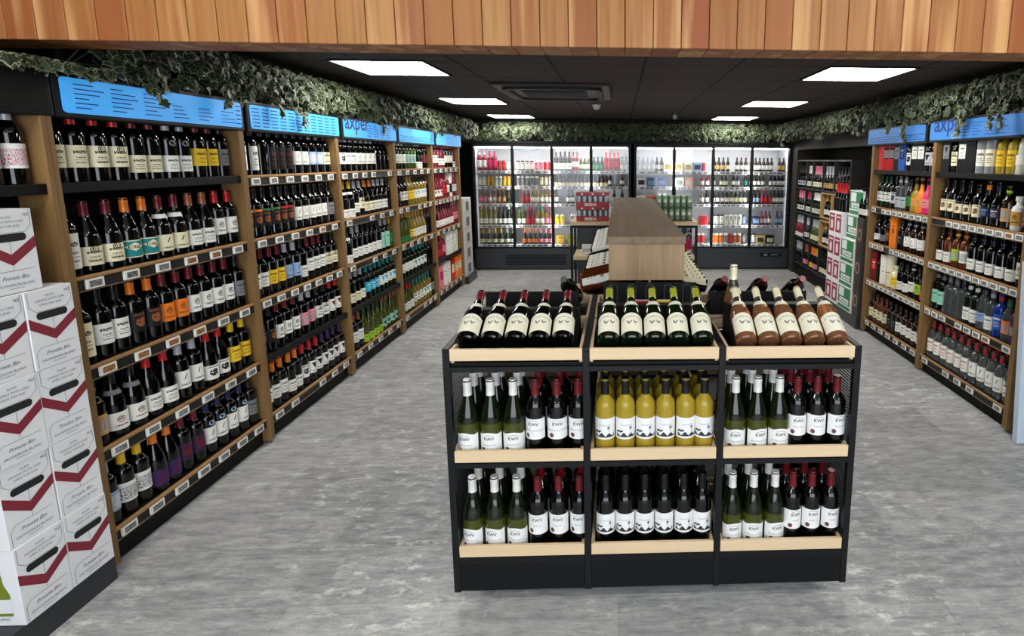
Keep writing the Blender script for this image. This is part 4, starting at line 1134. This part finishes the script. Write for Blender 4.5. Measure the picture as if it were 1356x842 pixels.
def kit(shape, glass, cap, label_me, extra=()):
    ms = dict(bottle_meshes(shape, glass, cap, None, n=HD))
    if label_me: ms['label'] = label_me
    for k, m in extra: ms[k] = m
    return ms
def put_kit(ms, name, loc, rot, label, group):
    o = link(name, ms['body'], None, loc, rot); tag(o, label, 'bottle', group)
    for k, m in ms.items():
        if k != 'body': link(k, m, o)
    return o
W_CH, W_SB = crest_label('bg', 'CHARDONNAY'), crest_label('bg', 'SAUVIGNON BLANC')
R_CS, R_ME, R_PI = crest_label('bx', 'CABERNET SAUVIGNON'), crest_label('bx', 'MERLOT'), crest_label('bx', 'PINOTAGE')
TREE, FARM, BIB = tree_label(), farm_label(), farm_bib()
W1, W2 = kit('bg', 'green', 'white', W_CH), kit('bg', 'green', 'white', W_SB)
K1, K2, K3 = kit('bx', 'dark', 'burgundy', R_CS), kit('bx', 'dark', 'burgundy', R_ME), kit('bx', 'dark', 'burgundy', R_PI)
Y1, D1 = kit('bx', 'yellow', 'black', TREE), kit('bx', 'dark', 'black', TREE)
COLN = ['west', 'middle', 'east']
def trayrow(kitm, name, xs, z, ys, desc, where, group):
    for q, y in enumerate(ys):
        for j, x in enumerate(xs):
            row = ['front', 'second', 'back'][q]
            put_kit(kitm, name, (x, y, z + .0006), (0, 0, R(random.uniform(-9, 9)) + math.atan2(-x, y) * -.35), f'{desc}, {ORD[j]} of {row} row, {where}', group)
ya = (1.885, 1.972, 2.060)
GI = 'bottles on the island trays'
TL = 'middle tray of the island, red bottles on its inner side'
trayrow(W1, 'white_wine_bottle', (-.548, -.466, -.384), TZ[1][0], ya, 'white capped green bottle', 'middle shelf under the burgundy capped slanted bottles', GI)
trayrow(K1, 'red_wine_bottle', (-.304, -.226, -.148), TZ[1][0], ya, 'burgundy capped bottle', 'middle shelf under the burgundy capped slanted bottles', GI)
trayrow(Y1, 'white_wine_bottle', (-.050, .024, .098, .172, .246, .316), TZ[1][0], ya, 'black capped yellow wine bottle', 'middle shelf', GI)
trayrow(W2, 'white_wine_bottle', (.432, .514, .596), TZ[1][0], ya, 'white capped green bottle', 'middle shelf under the pink bottles', GI)
trayrow(K3, 'red_wine_bottle', (.664, .738, .812), TZ[1][0], ya, 'burgundy capped bottle', 'middle shelf under the pink bottles', GI)
trayrow(W2, 'white_wine_bottle', (-.546, -.464, -.382), TZ[0][0], ya, 'white capped green bottle', 'bottom shelf under the burgundy capped slanted bottles', GI)
trayrow(K2, 'red_wine_bottle', (-.304, -.226, -.148), TZ[0][0], ya, 'burgundy capped bottle', 'bottom shelf under the burgundy capped slanted bottles', GI)
trayrow(D1, 'red_wine_bottle', (-.050, .024, .098, .172, .246, .316), TZ[0][0], ya, 'black capped dark bottle', 'bottom shelf under the yellow wine', GI)
trayrow(W2, 'white_wine_bottle', (.432, .514, .596), TZ[0][0], ya, 'white capped green bottle', 'bottom shelf under the pink bottles', GI)
trayrow(K2, 'red_wine_bottle', (.664, .738, .812), TZ[0][0], ya, 'burgundy capped bottle', 'bottom shelf under the pink bottles', GI)

# --- slanted bottles on the top trays
ex = [('label', FARM), ('neck_label', BIB)]
F_R = kit('bg', 'dark', 'burgundy', None, ex); F_W = kit('bg', 'bottlegreen', 'moss green', None, ex); F_P = kit('bg', 'rose', 'cream', None, ex)
def wedge(x0, x1, label, ang, zb):
    t = thing('bottle_wedge', label, 'display stand', ((x0 + x1) / 2, 0, 0), 0, 'black bottle wedges')
    h = (x1 - x0) / 2; a = R(ang)
    def under(y): return zb - .0405 / math.cos(a) + (y - 1.89) * math.tan(a) - .002
    pl = [(1.93, under(1.93)), (1.93, .9345), (2.155, .9345), (2.155, under(2.11)), (2.11, under(2.11))]
    MB().prism(pl, -h, h, 'X').obj('body', BLK2, t)
    mb = MB(); mb.box(-h, h, 1.852, 1.862, .9345, .955); mb.obj('stop', BLK2, t)
    return t
wedge(-.565, -.155, 'black wedge under the five burgundy capped slanted bottles', 27, .984)
wedge(-.085, .338, 'black wedge under the five green capped slanted bottles', 31, .980)
wedge(.43, .826, 'black wedge under the five slanted pink bottles', 32, .977)
for ms, nm, xs, ang, zb, d in ((F_R, 'red_wine_bottle', (-.547, -.460, -.375, -.289, -.203), 27, .984, 'burgundy capped slanted bottle with two hens on its cream label'),
                             (F_W, 'white_wine_bottle', (-.037, .048, .133, .219, .308), 31, .980, 'green capped slanted bottle with two hens on its cream label'),
                             (F_P, 'rose_wine_bottle', (.468, .552, .636, .722, .808), 32, .977, 'slanted pink wine bottle with cream cap and hens label')):
    for j, x in enumerate(xs):
        put_kit(ms, nm, (x, 1.89, zb), (-R(90 - ang), 0, 0), f'{d}, {ORD[j]} in its row', 'slanted bottles on the island top')
put_kit(F_P, 'rose_wine_bottle', (.472, 2.180 - .012, TZ[2][0] + .0006), (0, 0, .6), 'tall pink wine bottle standing upright behind the slanted pink bottles', 'slanted bottles on the island top')

# --- rear facing stands of the same unit
def riser(x0, x1, label, zt):
    t = thing('bottle_riser', label, 'display stand', ((x0 + x1) / 2, 0, 0), 0, 'black rear risers')
    h = (x1 - x0) / 2
    mb = MB(); mb.box(-h, h, 2.268, 2.278, .9345, zt, 0, .001); mb.obj('back_plate', BLK2, t)
    MB().prism([(2.279, .9345), (2.46, .9345), (2.46, .957), (2.279, 1.045)], -h, h, 'X').obj('ramp', BLK2, t)
riser(-.565, -.172, 'black riser plate behind the burgundy capped slanted bottles', 1.082)
riser(.395, .815, 'black riser plate behind the slanted pink bottles', 1.080)
K0 = kit('bx', 'dark', 'burgundy', None); K0b = kit('bx', 'dark', 'black', None)
KR = kit('bx', 'dark', 'burgundy', None)
for j, x in enumerate((.466, .645, .812)):
    put_kit(KR, 'red_wine_bottle', (x, 2.556, .985), (R(60), 0, 0), f'burgundy capped dark bottle leaning over the riser behind the pink bottles, {ORD[j]} from the spine', 'bottles leaning on the rear risers')
for j, x in enumerate((-.205, )):
    put_kit(K0b, 'red_wine_bottle', (x, 2.556, .985), (R(60), 0, R(-8)), 'black capped dark bottle leaning at the spine end of the riser', 'bottles leaning on the rear risers')

# slotted black board under the spine's front and the price card
t = thing('slotted_board', 'black slotted neck board beneath the oak front of the spine', 'display board', (.143, 2.40, 0))
mb = MB(); mb.box(-.212, .212, .006, .016, .9925, 1.088); mb.obj('board', BLK2, t)
for i in range(5):
    xc = -.168 + i * .084
    pts = [(xc - .019, .003, .9935), (xc - .019, .003, 1.062)] + [(xc + .019 * math.cos(R(180 - q * 22.5)), .003, 1.062 + .019 * math.sin(R(q * 22.5))) for q in range(1, 8)] + [(xc + .019, .003, 1.062), (xc + .019, .003, .9935)]
    MB().tube(pts, .0028, 6).obj('slot_rim', pm('slot_rim', (58, 60, 66), .35), t)
t = thing('price_card', 'small red and yellow price card behind the green capped bottles', 'card', (.145, 2.345, .988))
mb = MB(); mb.box(-.105, .105, 0, .004, 0, .036); mb.obj('backing', PAPERW, t)
MB().box(-.10, .02, -.0015, -.0002, .003, .033).obj('red_panel', paper('red'), t)
MB().box(.02, .10, -.0015, -.0002, .014, .033).obj('yellow_panel', paper('yellow'), t)

# ------------------------------------------------------------------ the spine of the island
sp = thing('spine_unit', 'long oak topped spine running back from the island', 'display unit', (0, 0, 0))
mb = MB(); mb.box(-.051, .308, 2.440, 5.06, 1.262, 1.294, 0, .0015); mb.obj('top_board', SONY, sp)
mb = MB(); mb.box(-.046, .303, 2.450, 2.468, 1.090, 1.2615, 0, .001); mb.obj('front_board', SONX, sp)
for xa in (-.046, .285):
    mb = MB(); mb.box(xa, xa + .018, 2.4685, 5.05, 1.090, 1.2615); mb.obj('side_board', SONX, sp)
mb = MB(); mb.box(-.027, .284, 2.47, 5.05, 1.092, 1.11); mb.obj('bottom_board', BLK2, sp)
mb = MB(); mb.box(.112, .146, 2.62, 5.05, .05, 1.09); mb.obj('centre_panel', BLK2, sp)
mb = MB(); mb.box(-.25, .51, 2.64, 5.05, .04, .14); mb.obj('plinth', BLK2, sp)
for sx in (-1, 1):
    for z in (.55,):
        a, b = sorted((.129 + sx * .018, .129 + sx * .36)); mb = MB(); mb.box(a, b, 2.64, 5.05, z - .02, z); mb.obj('shelf', BIRCH, sp)
    x0 = .129 + sx * .30
    pl = [(x0, .958), (.129 + sx * .04, 1.028), (.129 + sx * .04, 1.008), (x0, .938)]
    if sx > 0: pl = pl[::-1]
    MB().prism(pl, 2.64, 5.02, 'Y').obj('sloped_shelf', BLK2, sp)
    ang = R(13.5)
    zax = Vector((-sx * math.cos(ang), 0, math.sin(ang))); yax = Vector((-sx * math.sin(ang), 0, -math.cos(ang)))
    if sx > 0: pass
    yax = -Vector((sx * math.sin(ang), 0, math.cos(ang)))
    xax = yax.cross(zax)
    rot = Matrix((xax, yax, zax)).transposed().to_euler()
    k = 0
    for j in range(22):
        y = 2.70 + j * .086 + (.16 if j >= 10 else 0)
        if y > 4.85: break
        rosy = sx < 0 and j < 4
        s_ = ('bx', 'rose' if rosy else 'dark', 'cream' if rosy else 'black', 'white', dict(style='text' if rosy else 'wide'))
        if sx > 0: s_ = ('bx', 'dark', 'burgundy', 'cream', dict(style='wide'))
        if rosy: s_ = ('bx', 'whisky', 'cream', None if j else 'white', dict(style='wide' if not j else 'text'))
        if sx < 0 and j == 9: s_ = ('bx', 'dark', 'black', None, {})
        put_bottle(s_, (.129 + sx * .318, y, .958 + .0385 + (.027) * math.tan(ang)), 0, f'{describe(s_)}, lying {ORD[j]} along the spine, {"wine wall" if sx < 0 else "spirits wall"} side', 'bottles lying along the spine', rot=rot, n=16)

# ------------------------------------------------------------------ rear end unit of the island, with beer packs
en = thing('end_shelf_unit', 'black framed end unit with pale shelves before the coolers', 'display unit', (0, 0, 0))
ex0, ex1, ey0, ey1 = -.455, .75, 5.085, 5.52
for x in (ex0, ex1 - .024):
    for y in (ey0, ey1 - .024):
        mb = MB(); mb.box(x, x + .024, y, y + .024, 0, 1.03); mb.obj('upright', BLK, en)
for z in (1.065, .735, .38, .10):
    mb = MB(); mb.box(ex0, ex1, ey0 - .002, ey1, z - .034, z - .0) if z > 1 else mb.box(ex0 + .025, ex1 - .025, ey0, ey1, z - .034, z); mb.obj('shelf', BIRCH, en)
mb = MB(); mb.box(ex0 + .025, ex1 - .025, ey0 + .003, ey0 + .02, 1.005, 1.03); mb.obj('cross_rail', BLK, en)
mb = MB(); mb.box(ex0 + .03, ex1 - .03, ey1 - .016, ey1 - .004, .10, 1.02); mb.obj('back_mesh', CHAR, en)
REDC = pm('beer_carton_red', (150, 28, 40), .5)
def beer_pack(x, y, z, label):
    t = thing('beer_pack', label, 'beer pack', (x, y, z), 0, 'stacked red beer packs')
    mb = MB(); mb.box(-.155, .155, -.1, .1, 0, .048); v, f = text2d('BREDA', .036, 0, .02); mb.add([(a - .02, -.1006, b + .011) for a, b in v], f, 1)
    mb.obj('tray', [REDC, PAPERW], t)
    mb = MB(); mb.box(-.155, .155, -.1, .1, .108, .134)
    for i in range(3): mb.add([(a, -.1006, b) for a, b in disc(-.1 + i * .1, .121, .009)], [list(range(16))], 1)
    mb.obj('top_sleeve', [REDC, PAPERW], t)
    for i in range(6):
        for q in range(2):
            mb = MB(); mb.lathe([(0, .0485), (.0245, .0485), (.0245, .1), (.02, .1075), (0, .1075)], 12, c=(-.128 + i * .0512, -.07 + q * .14, 0)); mb.obj('can', pm('beer_can_silver', (150, 152, 156), .3, .6), t)
beer_pack(-.245, 5.22, 1.0655, 'lower red beer pack with white lettering on the end unit')
beer_pack(-.245, 5.22, 1.2, 'upper red beer pack with white lettering on the end unit')
GC = pm('green_can', (122, 148, 122), .35, .2)
def can_pack(x, y, z, label):
    t = thing('can_pack', label, 'beer pack', (x, y, z), 0, 'stacked green can packs')
    mb = MB(); mb.box(-.175, .175, -.06, .06, 0, .012); mb.obj('tray', pm('tray_green', (50, 70, 44), .6), t)
    for i in range(6):
        for q in range(2):
            c = (-.145 + i * .058, -.03 + q * .06, .0122)
            mb = MB(); mb.lathe([(0, 0), (.022, 0), (.028, .008), (.028, .096), (.024, .108), (0, .108)], 12, c=c)
            cn = mb.obj('can', GC, t)
            if q == 0:
                mb = MB(); mb.patch(.0285, .045, .075, .6, 0, 6, M=Matrix.Translation(c)); mb.obj('can_label', paper('pale'), cn)
can_pack(.53, 5.19, 1.0655, 'lower green can pack on the end unit beside the oak spine')
can_pack(.53, 5.19, 1.187, 'upper green can pack on the end unit beside the oak spine')
t = thing('orange_carton', 'orange red drinks carton behind the green cans', 'box', (.42, 5.38, 1.0655))
mb = MB(); mb.box(-.15, .15, -.10, .10, 0, .225, 0, .003); mb.obj('carton', pm('orange_carton', (170, 66, 36), .6), t)
mb = MB(); mb.box(-.14, .14, -.1008, -.1002, .15, .2); mb.obj('print_band', pm('tan_print', (214, 160, 120), .6), t)
put_bottle(('sq', 'dark', 'black', None, {}), (-.205, 5.27, .7355), 0, 'squat black bottle on the end unit shelf under the red beer packs', 'bottles on the end unit', n=16)
C.objects[-1]
t = thing('white_box', 'small white printed box on the end unit shelf', 'box', (-.30, 5.22, .7355)); mb = MB(); mb.box(-.055, .055, -.04, .04, 0, .09, 0, .002); mb.obj('carton', CARD, t)
mb = MB(); mb.box(-.045, .045, -.0408, -.0402, .02, .07); mb.obj('print', label_mat('white', 'pict'), t)
for j, x in enumerate((.60, .675)):
    put_bottle(('vd', 'clear', 'silver', 'magenta', dict(style='text', ink='navy')), (x, 5.20, .7355), 0, f'clear bottle with magenta label under the green cans, {ORD[j]} from the spine', 'bottles on the end unit', n=16)
t = thing('red_box', 'small red box low on the end unit', 'box', (-.335, 5.2, .3805)); mb = MB(); mb.box(-.04, .04, -.04, .04, 0, .16, 0, .002); mb.obj('carton', REDC, t)
mb = MB(); mb.box(-.03, .03, -.0408, -.0402, .09, .13); mb.obj('print', label_mat('red', 'text', 'white'), t)

# ------------------------------------------------------------------ stacked white wine cartons by the first post
def wine_carton():
    """one printed face towards +X (reads along +Y), picture end towards -Y"""
    W, Hh, D = .158, .272, .24
    mb = MB(); mb.box(-D, 0, 0, W, 0, Hh, 0, .0015)
    body = None
    def P(poly, mi, d=.0006): mb.add([(d, u * W, v * Hh) for u, v in poly], [list(range(len(poly)))], mi)
    # chevron band
    bw = .135
    for (a, va), (b, vb) in (((0, .53), (.5, .33)), ((.5, .33), (1, .53))):
        P([(a + .004 * (a == 0), va), (b - .004 * (b == 1), vb), (b - .004 * (b == 1), vb + bw), (a + .004 * (a == 0), va + bw)], 1)
    # carry slot: the hole's shade laid on as a flat dark patch
    sl = [(.24 + .07 * math.cos(t), .668 + .048 * math.sin(t)) for t in [R(90 + 18 * i) for i in range(11)]] + [(.76 + .07 * math.cos(t), .668 + .048 * math.sin(t)) for t in [R(-90 + 18 * i) for i in range(11)]]
    P(sl, 2, .0008)
    def ln(a, b, wd=.0045):
        (ua, va), (ub, vb) = a, b
        du, dv = (ub - ua) * W, (vb - va) * Hh; L = math.hypot(du, dv); nu, nv = -dv / L * wd * .5 * .3, du / L * wd * .5 * .3
        P([(ua - nu / W, va - nv / Hh), (ub - nu / W, vb - nv / Hh), (ub + nu / W, vb + nv / Hh), (ua + nu / W, va + nv / Hh)], 3, .0007)
    top = [(.05, .985), (.05, .80), (.18, .725), (.82, .725), (.95, .80), (.95, .985)]
    for a, b in zip(top, top[1:]): ln(a, b)
    bot = [(.06, .02), (.06, .21), (.16, .27), (.90, .27)]
    for a, b in zip(bot, bot[1:]): ln(a, b)
    ln((.5, .625), (.5, .45)); ln((.5, .325), (.5, .28))
    def tx(s, size, u, v, shear=0, mi=3, bold=0):
        vv, f = text2d(s, size, shear, bold); mb.add([(.0009, u * W + x, v * Hh + y) for x, y in vv], f, mi)
    tx('GLASS', .0105, .5, .90); tx('HANDLE WITH CARE', .0105, .5, .845); tx('OPEN THIS END', .0105, .5, .79)
    tx('NZ', .013, .88, .915, bold=.01); tx('Private Bin', .0185, .5, .165, .35); tx('SAUVIGNON BLANC', .0125, .5, .085); tx('MARLBOROUGH', .006, .5, .05)
    # picture end: a green bottle with a white label
    def Q(poly, mi, d=.0006): mb.add([(-D + u * D, -d, v * Hh) for u, v in poly], [list(range(len(poly)))], mi)
    bt = [(.62, .13), (.86, .13), (.86, .42), (.80, .55), (.775, .80), (.705, .80), (.68, .55), (.62, .42)]
    Q(bt, 4); Q([(.62, .17), (.86, .17), (.86, .36), (.62, .36)], 0, .0008); Q([(.70, .68), (.78, .68), (.78, .81), (.70, .81)], 2, .0009)
    vv, f = text2d('SAUVIGNON BLANC', .0135); mb.add([(-D * .45 + x, -.0008, .02 + y) for x, y in vv], f, 3)
    me = mb.mesh('wine_carton', [CARD, MAROON, pm('slot_dark', (20, 20, 22), .8), pm('carton_ink', (92, 94, 102), .6), pm('printed_green', (120, 130, 40), .5)])
    return me
WC = wine_carton()
PLH = .10
t = thing('plinth', 'dark low plinth under the stack of white wine cartons', 'plinth', (-1.968, 1.66, 0))
mb = MB(); mb.box(-.45, -.004, -.62, .332, 0, PLH - .001, 0, .002); mb.obj('top_box', CHAR, t)
cg = 'stacked white wine cartons'
for k in range(4):
    for c, y in enumerate((1.665, 1.827)):
        nm = ['lowest', 'second', 'third', 'fourth'][k]
        o = link('wine_carton', WC, None, (-1.968 + random.uniform(-.003, .003), y + random.uniform(-.0015, .0015), PLH + k * .2735 + .0005), (0, 0, R(random.uniform(-.4, .4))))
        tag(o, f'white wine carton with maroon zigzag, {nm} from the floor, {"column beside the oak post" if c else "column away from the oak post"}', 'carton', cg)
o = link('wine_carton', WC, None, (-1.974, 1.741, PLH + 4 * .2735 + .002)); tag(o, 'white wine carton with maroon zigzag lying topmost on the whole stack', 'carton', cg)

# ------------------------------------------------------------------ stack of small cartons at the far end of the wine wall
def small_carton():
    mb = MB(); mb.box(-.30, 0, 0, .36, 0, .205, 0, .003)
    def P(poly, mi, d=.0006): mb.add([(d, u, v) for u, v in poly], [list(range(len(poly)))], mi)
    P([(.11, .05), (.25, .05), (.25, .15), (.11, .15)], 1)
    for i in range(5): P([(.12 + i * .026, .045), (.135 + i * .026, .045), (.14 + i * .026, .165), (.125 + i * .026, .165)], 2, .0008)
    P([(.10, .035), (.26, .035), (.26, .042), (.10, .042)], 2, .0008); P([(.02, .01), (.34, .01), (.34, .014), (.02, .014)], 1)
    return mb.mesh('printed_carton', [pm('grey_white_carton', (196, 194, 192), .6), pm('carton_grey_print', (120, 116, 116), .6), INK])
SC = small_carton()
t = thing('plinth', 'dark low plinth at the far end of the wine wall under printed cartons', 'plinth', (-2.0, 7.12, 0)); mb = MB(); mb.box(-.4, .02, 0, .42, 0, .095, 0, .002); mb.obj('top_box', CHAR, t)
for k in range(5):
    o = link('printed_carton', SC, None, (-2.02, 7.14, .0955 + k * .2075)); tag(o, f'pale carton with dark print between wine wall and cooler, {["lowest", "second lowest", "middle", "second highest", "topmost"][k]} in its stack', 'carton', 'pale printed cartons')

# ------------------------------------------------------------------ green and red cartons before the pillar
GREEN = pm('carton_green', (34, 122, 70), .55); REDP = pm('carton_red', (150, 34, 54), .55); KRAFT = pm('carton_kraft', (196, 176, 140), .6)
def green_carton():
    mb = MB(); mb.box(0, .22, -.315, 0, 0, .245, 0, .003)
    def P(poly, mi, d=.0006): mb.add([(-d, -u, v) for u, v in poly], [list(range(len(poly)))], mi)
    P([(.008, .06), (.307, .06), (.307, .235), (.008, .235)], 1); P([(.008, .01), (.307, .01), (.307, .045), (.008, .045)], 1)
    P([(.03, .135), (.15, .135), (.15, .225), (.03, .225)], 0, .0008)
    P([(.05, .07), (.27, .07), (.27, .12), (.05, .12)], 0, .0008)
    vv, f = text2d('Sambuca', .05, .3, .01); mb.add([(-.0010, -(.16 + x), .08 + y) for x, y in vv], [g[::-1] for g in f], 1)
    return mb.mesh('green_carton', [CARD, GREEN])
def red_carton():
    mb = MB(); mb.box(0, .22, -.165, 0, 0, .245, 0, .003)
    def P(poly, mi, d=.0006): mb.add([(-d, -u, v) for u, v in poly], [list(range(len(poly)))], mi)
    P([(.012, .03), (.153, .03), (.153, .225), (.012, .225)], 1)
    P([(.05, .06), (.11, .06), (.11, .14), (.08, .165), (.05, .14)], 0, .0008); P([(.03, .185), (.135, .185), (.135, .20), (.03, .20)], 0, .0008)
    return mb.mesh('red_carton', [CARD, REDP])
GCm, RCm = green_carton(), red_carton()
t = thing('plinth', 'dark low plinth under the green and red cartons by the pillar', 'plinth', (2.335, 5.08, 0)); mb = MB(); mb.box(0, .45 - .22, .085, .98, 0, .115, 0, .002); mb.box(0, .08, 0, .0849, 0, .115); mb.obj('top_box', CHAR, t)
LV = ['lowest', 'second', 'third', 'topmost']
for k in range(4):
    if k < 3:
        o = link('green_carton', GCm, None, (2.338, 5.555, .1155 + k * .2475)); tag(o, f'green and white carton with script lettering, {LV[k]} up from the plinth, beside red cartons', 'carton', 'green script cartons')
    for c in range(2):
        o = link('red_carton', RCm, None, (2.338, 5.735 + c * .172, .1155 + k * .2475)); tag(o, f'narrow red and white carton, {LV[k]} in the column {"touching the green cartons" if c == 0 else "next to the wine rack"}', 'carton', 'red and white cartons')
o = link('green_carton', GCm, None, (2.362, 5.50, .1155 + 3 * .2475)); tag(o, 'green and white carton set back on the third green carton', 'carton', 'green script cartons')
o = link('green_carton', GCm, None, (2.365, 5.47, .1155 + 4 * .2475)); tag(o, 'topmost green and white carton, level with the second spirits shelf', 'carton', 'green script cartons')
for j in range(4):
    put_bottle(('ch', 'dark', 'red', None, {}), (2.41, 5.66 + j * .072, .1155 + 4 * .2475), R(-80), f'red foiled bottle standing on the red cartons, {ORD[j]} from the green cartons', 'red foiled bottles on the cartons', n=14)
    C.objects[-1]
# dark bottle cartons with round pictures, next to the far post
def dark_pack():
    mb = MB(); mb.box(0, .07, -.15, 0, 0, .325, 0, .003)
    def P(poly, mi, d=.0006): mb.add([(-d, -u, v) for u, v in poly], [list(range(len(poly)))], mi)
    P(disc(.085, .16, .045, .06), 1); P(disc(.085, .16, .03, .042), 2, .0008)
    P([(.004, .0), (.03, .0), (.02, .1), (.03, .2), (.018, .325), (.004, .325)], 3, .0008)
    return mb.mesh('dark_carton', [pm('dark_carton', (44, 40, 38), .5), pm('pack_tan', (150, 132, 112), .6), pm('pack_dark', (58, 46, 44), .6), KRAFT])
DP = dark_pack()
for k in range(3):
    o = link('dark_carton', DP, None, (2.342, 5.228, .1155 + k * .328)); tag(o, f'dark carton with a round picture beside the far spirits post, {["lowest", "middle", "topmost"][k]}', 'carton', 'dark picture cartons')
for j in range(2):
    put_bottle(('lq', 'dark', 'black', 'white', dict(style='low')), (2.382, 5.19 - j * .074, 1.0998), R(-76), f'dark bottle with white label standing on the dark cartons, {"by the green cartons" if j == 0 else "by the oak post"}', 'bottles on the dark cartons', n=14)

# ------------------------------------------------------------------ white upright panel beside the near spirits post
t = thing('upright_panel', 'pale blue white upright panel standing beside the oak post of the spirits wall', 'panel', (2.338, 2.93, 0))
pw = pm('panel_white', (196, 210, 224), .4)
M0 = Matrix.Rotation(R(-3.4), 4, 'Y')
mb = MB(); mb.box(.0, .052, -.05, -.008, .0, 1.09, 0, .004, M=M0); mb.obj('edge_profile', pw, t)
mb = MB(); mb.box(.053, .60, -.042, -.016, .035, 1.085, 0, .002, M=M0); mb.obj('board', pw, t)
mb = MB(); mb.box(.06, .58, -.047, -.01, .0, .03, 0, .002); mb.obj('base_foot', pw, t)

# ------------------------------------------------------------------ ivy garlands
def leaf_mat(name, a, b):
    m = pm(name, a, .5, spec=.3); t = NT(m)
    ri = t.n('ShaderNodeNewGeometry').outputs['Random Per Island']
    t.col(t.mix(ri, lin(a), lin(b))); return m
LEAF = leaf_mat('ivy_green', (24, 36, 25), (50, 64, 40)); EDGE = leaf_mat('ivy_cream_edge', (74, 84, 60), (146, 152, 118)); VINE = pm('vine_stem', (70, 66, 44), .7)
OUT = [(0, 0), (.26, -.14), (.5, .08), (.36, .28), (.64, .5), (.30, .62), (0, 1.05), (-.30, .62), (-.64, .5), (-.36, .28), (-.5, .08), (-.26, -.14)]
def add_leaf(mb, p, nrm, down, size, rnd):
    n = Vector(nrm).normalized()
    y = Vector(down); y = (y - n * y.dot(n)).normalized(); x = y.cross(n)
    fold = rnd.uniform(.1, .35); curl = rnd.uniform(-.25, .1)
    def q(u, v): return p + (x * u + y * v + n * (-abs(u) * fold + curl * v * v)) * size
    s = rnd.uniform(.76, .88)
    vs = [q(0, .34)] + [q(u * s, .34 + (v - .34) * s) for u, v in OUT] + [q(u, v) for u, v in OUT]
    N = len(OUT)
    mb.add(vs, [(0, 1 + i, 1 + (i + 1) % N) for i in range(N)], 0)
    mb.add([vs[1 + i] for i in range(2 * N)], [], 0)
    b = len(mb.v) - 2 * N
    for i in range(N):
        mb.f.append([b + i, b + N + i, b + N + (i + 1) % N, b + (i + 1) % N]); mb.mi.append(1); mb.sm.append(False)
def garland(label, a, b, face, count, depth, zb, zt, strands, seed):
    """a, b: ends at the mid line; face: outward direction"""
    rnd = random.Random(seed)
    A_, B_, F_ = Vector(a), Vector(b), Vector(face)
    L = (B_ - A_).length
    t = tag(link('ivy_garland', None, None, a), label, 'ivy')
    mb = MB(); ph = [rnd.uniform(0, 6) for _ in range(4)]
    def low(s): return zb + .022 * math.sin(s * 5.1 + ph[0]) + .018 * math.sin(s * 11.7 + ph[1]) + .012 * math.sin(s * 23 + ph[2])
    for i in range(count):
        s = rnd.random() * L; l = low(s)
        h = rnd.random() ** .9
        z = l + (zt - l) * h
        bulge = math.sin(PI * min(1, .18 + h * .75)) * depth
        d = bulge * (rnd.random() ** .45)
        p = A_ + (B_ - A_).normalized() * s + F_ * d; p.z = z
        if p.y < 2.30: p.z = min(p.z, 1.965)
        n = F_ + Vector((rnd.uniform(-.8, .8), rnd.uniform(-.8, .8), rnd.uniform(-.35, .8)))
        add_leaf(mb, p - Vector(a), n, (rnd.uniform(-.7, .7), rnd.uniform(-.7, .7), -1), rnd.uniform(.030, .052), rnd)
    vb = MB()
    for s, dz in strands:
        p = A_ + (B_ - A_).normalized() * s + F_ * depth * .9; p.z = low(s) + .03
        pts = [tuple(p - Vector(a))]; k = 0
        while p.z > low(s) - dz:
            p = p + Vector((rnd.uniform(-.012, .012), rnd.uniform(-.012, .012), -.018)); pts.append(tuple(p - Vector(a)))
            for _ in range(2):
                add_leaf(mb, p - Vector(a), F_ + Vector((rnd.uniform(-.7, .7), rnd.uniform(-.7, .7), rnd.uniform(-.2, .7))), (rnd.uniform(-.8, .8), rnd.uniform(-.8, .8), -1), rnd.uniform(.03, .045), rnd)
        vb.tube(pts, .0022, 5)
    for j in range(3):
        pts = []
        for i in range(int(L / .12) + 1):
            p = A_ + (B_ - A_).normalized() * min(L, i * .12) + F_ * (depth * .35 + rnd.uniform(-.02, .02)); p.z = zb + .06 + .07 * j + rnd.uniform(-.02, .02)
            if p.y < 2.32: p.z = min(p.z, 1.99)
            pts.append(tuple(p - Vector(a)))
        vb.tube(pts, .003, 5)
    fo = mb.obj('foliage', [LEAF, EDGE], t); fo['kind'] = 'stuff'
    vb.obj('vine', VINE, t)
garland('cream edged ivy garland hanging along the top of the wine wall', (-2.14, 1.86, 2.0), (-2.14, 7.95, 2.0), (1, 0, 0), 3600, .20, 1.945, 2.20, [(.6, .02), (1.02, .06), (1.05, .05), (1.46, .05), (1.7, .05), (2.85, .03), (3.05, .03), (3.6, .04), (4.15, .05), (4.2, .03), (4.85, .03)], 3)
garland('cream edged ivy garland hanging above the glass door coolers', (-2.10, 8.36, 2.0), (2.56, 8.36, 2.0), (0, -1, 0), 2300, .16, 1.925, 2.19, [(.6, .03), (2.0, .02), (3.4, .07), (4.5, .10), (4.55, .06)], 5)
garland('cream edged ivy garland hanging along the top of the spirits wall', (2.49, 8.25, 2.0), (2.49, 2.4, 2.0), (-1, 0, 0), 3000, .20, 1.95, 2.20, [(.5, .06), (3.6, .08), (3.8, .10), (4.55, .12), (4.6, .05), (4.85, .06), (5.0, .08)], 11)
